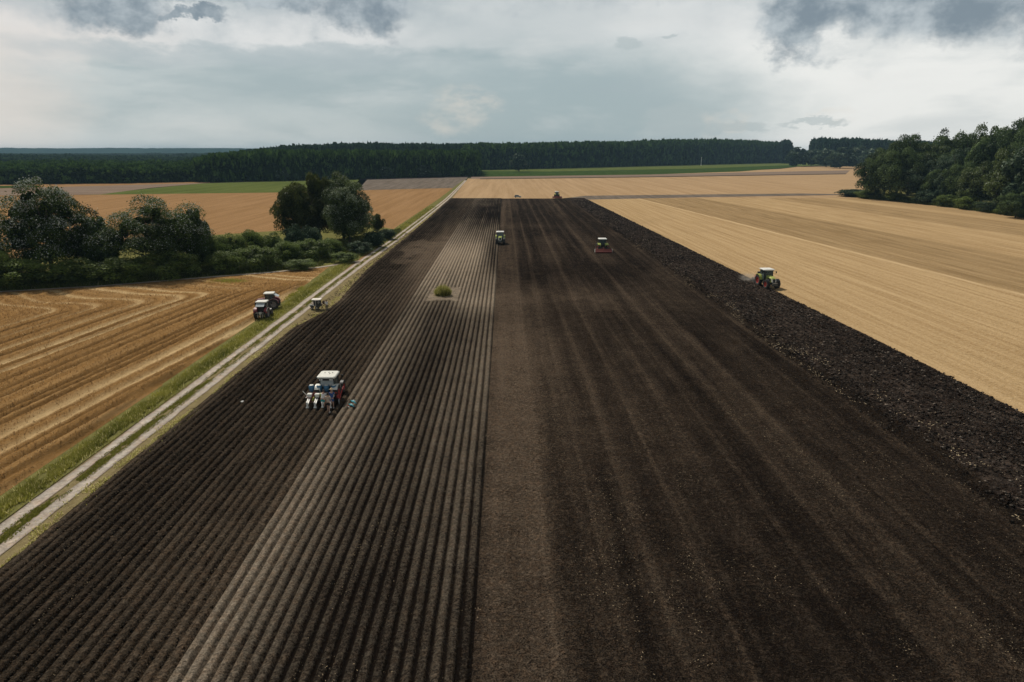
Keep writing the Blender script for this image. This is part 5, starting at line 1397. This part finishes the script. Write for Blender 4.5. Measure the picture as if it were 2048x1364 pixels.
    mb.box((0, fy - .004, -.055), (.045, .012, .008)); mb.build('eyes_and_mouth', M['hair'], body, hc, Euler((-L2, 0, 0)))
    for (hp, kn, an), s in ((ll, -1), (lr, 1)):
        mb = MB(); p = V[an] + Vector((0, .07, -.055)); mb.box(tuple(p), (.10, .28, .09), taper=.75); mb.build('shoe', M['ivory'] if not long_legs else M['black'], root)
    return root

def on_ground(px, py, z=.17):
    p = G(px, py, z); return Vector((p.x, p.y, z))

def build_machines():
    RG = .13
    # light green tractor ploughing along the edge of the pale stubble, coming towards the camera
    p = on_ground(1533, 573, .12)
    rz = R(186)
    tractor('tractor', 'light green tractor with red rims ploughing at the edge of the pale stubble', p, rz, dict(GREEN, steer=R(6)), scale=1.06)
    d = Vector((-math.sin(rz), math.cos(rz), 0))
    plough(p - d * 4.0, rz)
    # dust blown up behind the plough
    t1 = tractor('tractor', 'green tractor with white roof seen from the front beside the right edge of the ridges', on_ground(1000.5, 487, .15), R(180), dict(GREEN, rim=M['rim_grey']), scale=1.05)
    p = on_ground(1203.5, 502, .13)
    tractor('tractor', 'yellow green tractor seen from behind pulling the wide red harrow', p, R(0), dict(GREEN, weight=False), scale=1.05)
    harrow(p - Vector((0, 3.1, 0)), 0, 4.4, 'wide dull red power harrow behind the yellow green tractor on the dark soil')
    p = on_ground(1113.5, 395.5, .13)
    tractor('tractor', 'distant tractor with a red implement on the far edge of the dark field', p, R(0), dict(GREEN, paint=M['maroon'], fender=M['green_paint'], weight=False, rim=M['rim_grey']), scale=1.1)
    harrow(p - Vector((0, 3.2, 0)), 0, 5.5, 'distant red implement behind the tractor on the far field edge')
    # the two parked red tractors left of the track
    tractor('tractor', 'nearer faded red tractor parked by the track', on_ground(528, 634, .08), R(3), dict(RED, linkage=M['metal'], rear_panel=True, rear_glass=M['glass_pale']), 'faded red tractors parked beside the track', 1.0)
    tractor('tractor', 'faded red tractor parked sideways behind the nearer one', on_ground(538, 616.5, .08), R(98), dict(RED), 'faded red tractors parked beside the track', 1.0)
    # planting tractor with planter and helpers
    p = on_ground(661, 792, .16); p.y += .6
    rz = R(0)
    tractor('tractor', 'white roofed tractor with work lamps pulling the four row planter', p - Vector((-.15, .95, 0)), rz, PLANT, scale=.95)
    p0 = p.copy(); pl = Vector((p.x - .12, p.y - 3.3, .12)); planter(pl, rz)
    z = .14
    walk = dict(lean=.12, arm_l=((-.06, .0, -.28), (-.02, .10, -.24)), arm_r=((.08, -.05, -.27), (.04, .02, -.25)),
                leg_l=((-.01, .16, -.38), (0, -.06, -.41)), leg_r=((.01, -.10, -.40), (0, -.16, -.37)))
    bend = dict(lean=.95, hip=(0, -.05, .90), headk=.9, arm_l=((-.03, .12, -.26), (.02, .14, -.20)), arm_r=((.03, .12, -.26), (-.02, .14, -.20)),
                leg_l=((-.02, .05, -.41), (0, -.05, -.40)), leg_r=((.02, .08, -.41), (0, -.06, -.40)))
    stand = dict(lean=.35, arm_l=((-.05, .12, -.25), (.02, .20, -.12)), arm_r=((.05, .12, -.25), (-.02, .20, -.12)),
                 leg_l=((-.02, .03, -.42), (0, -.04, -.41)), leg_r=((.02, .06, -.42), (0, -.07, -.41)))
    q = on_ground(657.5, 824, z); person('person in a tan shirt and dark shorts walking behind the planter, nearest to the camera', q, R(4), walk, M['tan'], M['blackcloth'], group='workers around the planter', scale=1.13)
    q = on_ground(647, 816, z); person('person in a white top and teal shorts bending to the planter hoppers', q, R(-6), dict(bend, lean=.55), M['ivory'], M['teal'], group='workers around the planter', scale=1.13)
    q = on_ground(664.5, 815.5, z); person('person in a blue shirt and a straw hat standing at the planter hoppers', q, R(6), stand, M['navy'], M['navy'], hat=M['hat'], hair=False, group='workers around the planter', scale=1.13)

    # cyan and white reels on the ridges
    c = on_ground(708, 808, .42)
    root = empty('cable_reel', c, R(-40), .85); tag(root, 'cyan and white double reel lying on the ridges to the right of the planter', 'reel')
    for k, y in enumerate((-.30, .18)):
        mb = MB(); mb.lathe([(.14, -.03), (.36, -.03), (.39, 0), (.36, .03), (.14, .03), (.14, -.03)], (0, y, .22), 'Y', 26); mb.build('flange', M['cyan'], root, rot=(R(48), 0, 0))
        mb = MB(); mb.lathe([(.001, .03), (.19, .03), (.19, .2), (.001, .2)], (0, y, .22), 'Y', 20); mb.build('drum', M['white'], root, rot=(R(48), 0, 0))
    mb = MB(); mb.tube([(0, -.62, .22), (0, .5, .22)], .035, 8); mb.build('axle', M['black'], root, rot=(R(48), 0, 0))
    mb = MB(); mb.lathe([(.001, -.02), (.26, -.02), (.30, .01), (.2, .05), (.001, .07)], (-.16, -.62, .2), 'Y', 22); mb.build('cap', M['ivory'], root, rot=(R(48), 0, 0))
    mb = MB(); mb.tube([(-.36, -.72, .02), (-.1, -.86, .01), (.2, -.84, .01)], .025, 6); mb.build('handle', M['red'], root)
    # scrap of white on the planted rows
    c = on_ground(486, 803, .2)
    mb = MB(); mb.loft([[(-.3, 0, 0), (-.1, .1, .08), (.1, .08, .02)], [(-.22, -.08, .05), (0, -.05, .14), (.16, -.02, .05)], [(-.1, -.2, .0), (.05, -.16, .06), (.25, -.2, .0)]])
    tag(mb.build('plastic_scrap', M['white'], None, c), 'small crumpled white plastic scrap on the planted rows left of the planter', 'scrap')

    # wagon with white canopy beside the track and the man at it
    c = on_ground(634.5, 618, .08)
    root = empty('field_cart', c, R(4)); tag(root, 'small dark cart with a white canopy standing between the track and the planted rows', 'cart')
    mb = MB(); mb.box((0, 0, .62), (1.5, .95, .12)).box((-.75, 0, .45), (.5, .7, .1)).box((-.98, 0, .62), (.3, .8, .18)).box((0, .35, 1.0), (1.3, .08, .7)).box((.3, 0, .85), (.7, .7, .45)); mb.build('frame', M['dark_paint'], root)
    mb = MB()
    for x in (-.62, .62):
        for y in (-.42, .42): mb.tube([(x, y, .6), (x, y, 1.62)], .03, 6)
    mb.build('posts', M['black'], root)
    mb = MB(); mb.loft([[(-.75, -.62, 1.60), (.72, -.62, 1.60), (.78, .62, 1.60), (-.72, .62, 1.60)], [(-.72, -.58, 1.69), (.7, -.58, 1.69), (.76, .58, 1.69), (-.7, .58, 1.69)]]); mb.build('canopy', M['canopy'], root)
    mb = MB(); mb.box((-.12, -.45, 1.05), (.12, .06, .9)); mb.build('pale_upright', M['metal'], root)
    mb = MB(); mb.lathe([(.001, 0), (.16, 0), (.18, .3), (.12, .38), (.001, .4)], (.32, -.2, .92), 'Z', 12); mb.build('can', M['metal'], root)
    for x, y in ((.05, -.55), (.05, .55), (-.8, -.4), (-.8, .4)):
        mb = MB(); r_ = .3 if x > 0 else .2
        mb.lathe([(.001, -.07), (r_ * .55, -.06), (r_ * .9, -.08), (r_, 0), (r_ * .9, .08), (r_ * .55, .06), (.001, .07)], (x, y, r_), 'X' if False else 'Y', 18)
        w_ = mb.build('wheel', M['tyre'], root)
        m2 = MB(); m2.lathe([(.001, -.085), (r_ * .6, -.085), (r_ * .6, .085), (.001, .085)], (x, y, r_), 'Y', 14); m2.build('rim', M['metal'], w_)
    c2 = on_ground(648, 617, .08)
    root = empty('work_table', c2, R(0)); tag(root, 'light wooden stand with a brown sack between the cart and the man in white', 'stand')
    for x in (-.32, .32):
        for y in (-.25, .25):
            mb = MB(); mb.box((x, y, .4), (.07, .07, .8)); mb.build('leg', M['wood'], root)
    mb = MB(); mb.box((0, 0, .82), (.8, .66, .06)); mb.build('top', M['wood'], root)
    mb = MB(); mb.lathe([(.001, 0), (.2, .02), (.24, .2), (.17, .42), (.08, .5), (.001, .5)], (0, 0, .86), 'Z', 14)
    tag(mb.build('sack', M['brown'], None, c2 + Vector((0, 0, 0))), 'brown sack standing on the light wooden stand beside the cart', 'sack')
    q = on_ground(654.5, 620.5, .08)
    person('man in a white shirt and dark trousers standing beside the canopy cart', q, R(40), dict(stand, lean=.18), M['ivory'], M['khaki'], long_legs=True, shirt_sleeve=.49)

    # small car on the far edge of the field
    p = G(1035.5, 395.2)
    root = empty('car', (p.x, p.y, .02), R(-90), .98); tag(root, 'small silver grey car parked on the far edge of the field', 'car')
    mb = MB(); prof = [(-1.95, .35), (-2.0, .8), (-1.85, 1.0), (-.9, 1.02), (.95, .98), (1.75, .82), (1.98, .6), (1.98, .32)]
    mb.prism(prof, -.82, .82); mb.build('body', M['silver'], root)
    mb = MB(); mb.loft([[(-.78, -1.85, 1.0), (.78, -1.85, 1.0), (.78, 1.0, .98), (-.78, 1.0, .98)], [(-.64, -1.5, 1.45), (.64, -1.5, 1.45), (.64, .25, 1.45), (-.64, .25, 1.45)]]); mb.build('windows', M['black'], root)
    mb = MB(); mb.box((0, -.6, 1.47), (1.3, 1.8, .06), taper=.9); mb.build('roof', M['silver'], root)
    mb = MB(); mb.loft([[(-.7, .95, 1.01), (.7, .95, 1.01), (.6, .35, 1.40), (-.6, .35, 1.40)], [(-.7, .97, 1.03), (.7, .97, 1.03), (.6, .37, 1.42), (-.6, .37, 1.42)]]); mb.build('windscreen', M['white'], root)
    for x in (-.75, .75):
        for y in (-1.25, 1.25):
            mb = MB(); mb.lathe([(.001, -.1), (.28, -.1), (.31, 0), (.28, .1), (.001, .1)], (x, y, .31), 'X', 16); mb.build('wheel', M['tyre'], root)
        mb = MB(); mb.box((x * .7, 1.97, .65), (.3, .05, .14)); mb.build('headlight', M['lamp'], root)
build_machines()

# ------------------------------------------------------------------ dust and haze
def build_dust():
    m = bpy.data.materials.new('dust'); m.use_nodes = True; t = NT(m.node_tree); t.n.clear()
    out = t.new('ShaderNodeOutputMaterial'); v = t.new('ShaderNodeVolumePrincipled'); t.l.new(v.outputs[0], out.inputs['Volume'])
    v.inputs['Color'].default_value = (.80, .72, .62, 1)
    tc = t.new('ShaderNodeTexCoord').outputs['Object']
    ln = t.new('ShaderNodeVectorMath', operation='LENGTH'); t.l.new(tc, ln.inputs[0])
    n = t.noise(tc, 2.2, 4, .6)
    d = t.math('MULTIPLY', t.smooth(ln.outputs['Value'], .25, 1.0, 1.0, 0.0), t.smooth(n, .35, .65))
    t.put(v.inputs['Density'], t.math('MULTIPLY', d, .38))
    mb = MB(); mb.lathe([(math.sin(a) + .0001, -math.cos(a)) for a in [math.pi * k / 12 for k in range(13)]], axis='Z', n=20)
    c = G(1506, 566); o = mb.build('dust', m, None, (c.x - .4, c.y + 1.0, .9)); o.scale = (2.6, 3.0, 1.3)
    tag(o, 'small cloud of pale dust rising behind the plough', 'dust', kind='stuff')
build_dust()

def build_haze():
    m = bpy.data.materials.new('haze'); m.use_nodes = True; t = NT(m.node_tree); t.n.clear()
    out = t.new('ShaderNodeOutputMaterial'); v = t.new('ShaderNodeVolumePrincipled'); t.l.new(v.outputs[0], out.inputs['Volume'])
    v.inputs['Color'].default_value = (.42, .66, .88, 1); v.inputs['Density'].default_value = HAZE
    v.inputs['Anisotropy'].default_value = 0.0
    mb = MB(); mb.box((0, 3195, 34), (14100, 7700, 72)); o = mb.build('haze', m)
    tag(o, 'thin bluish haze over the distant woods and hills', 'haze', kind='stuff')
HAZE = 7.5e-5
build_haze()
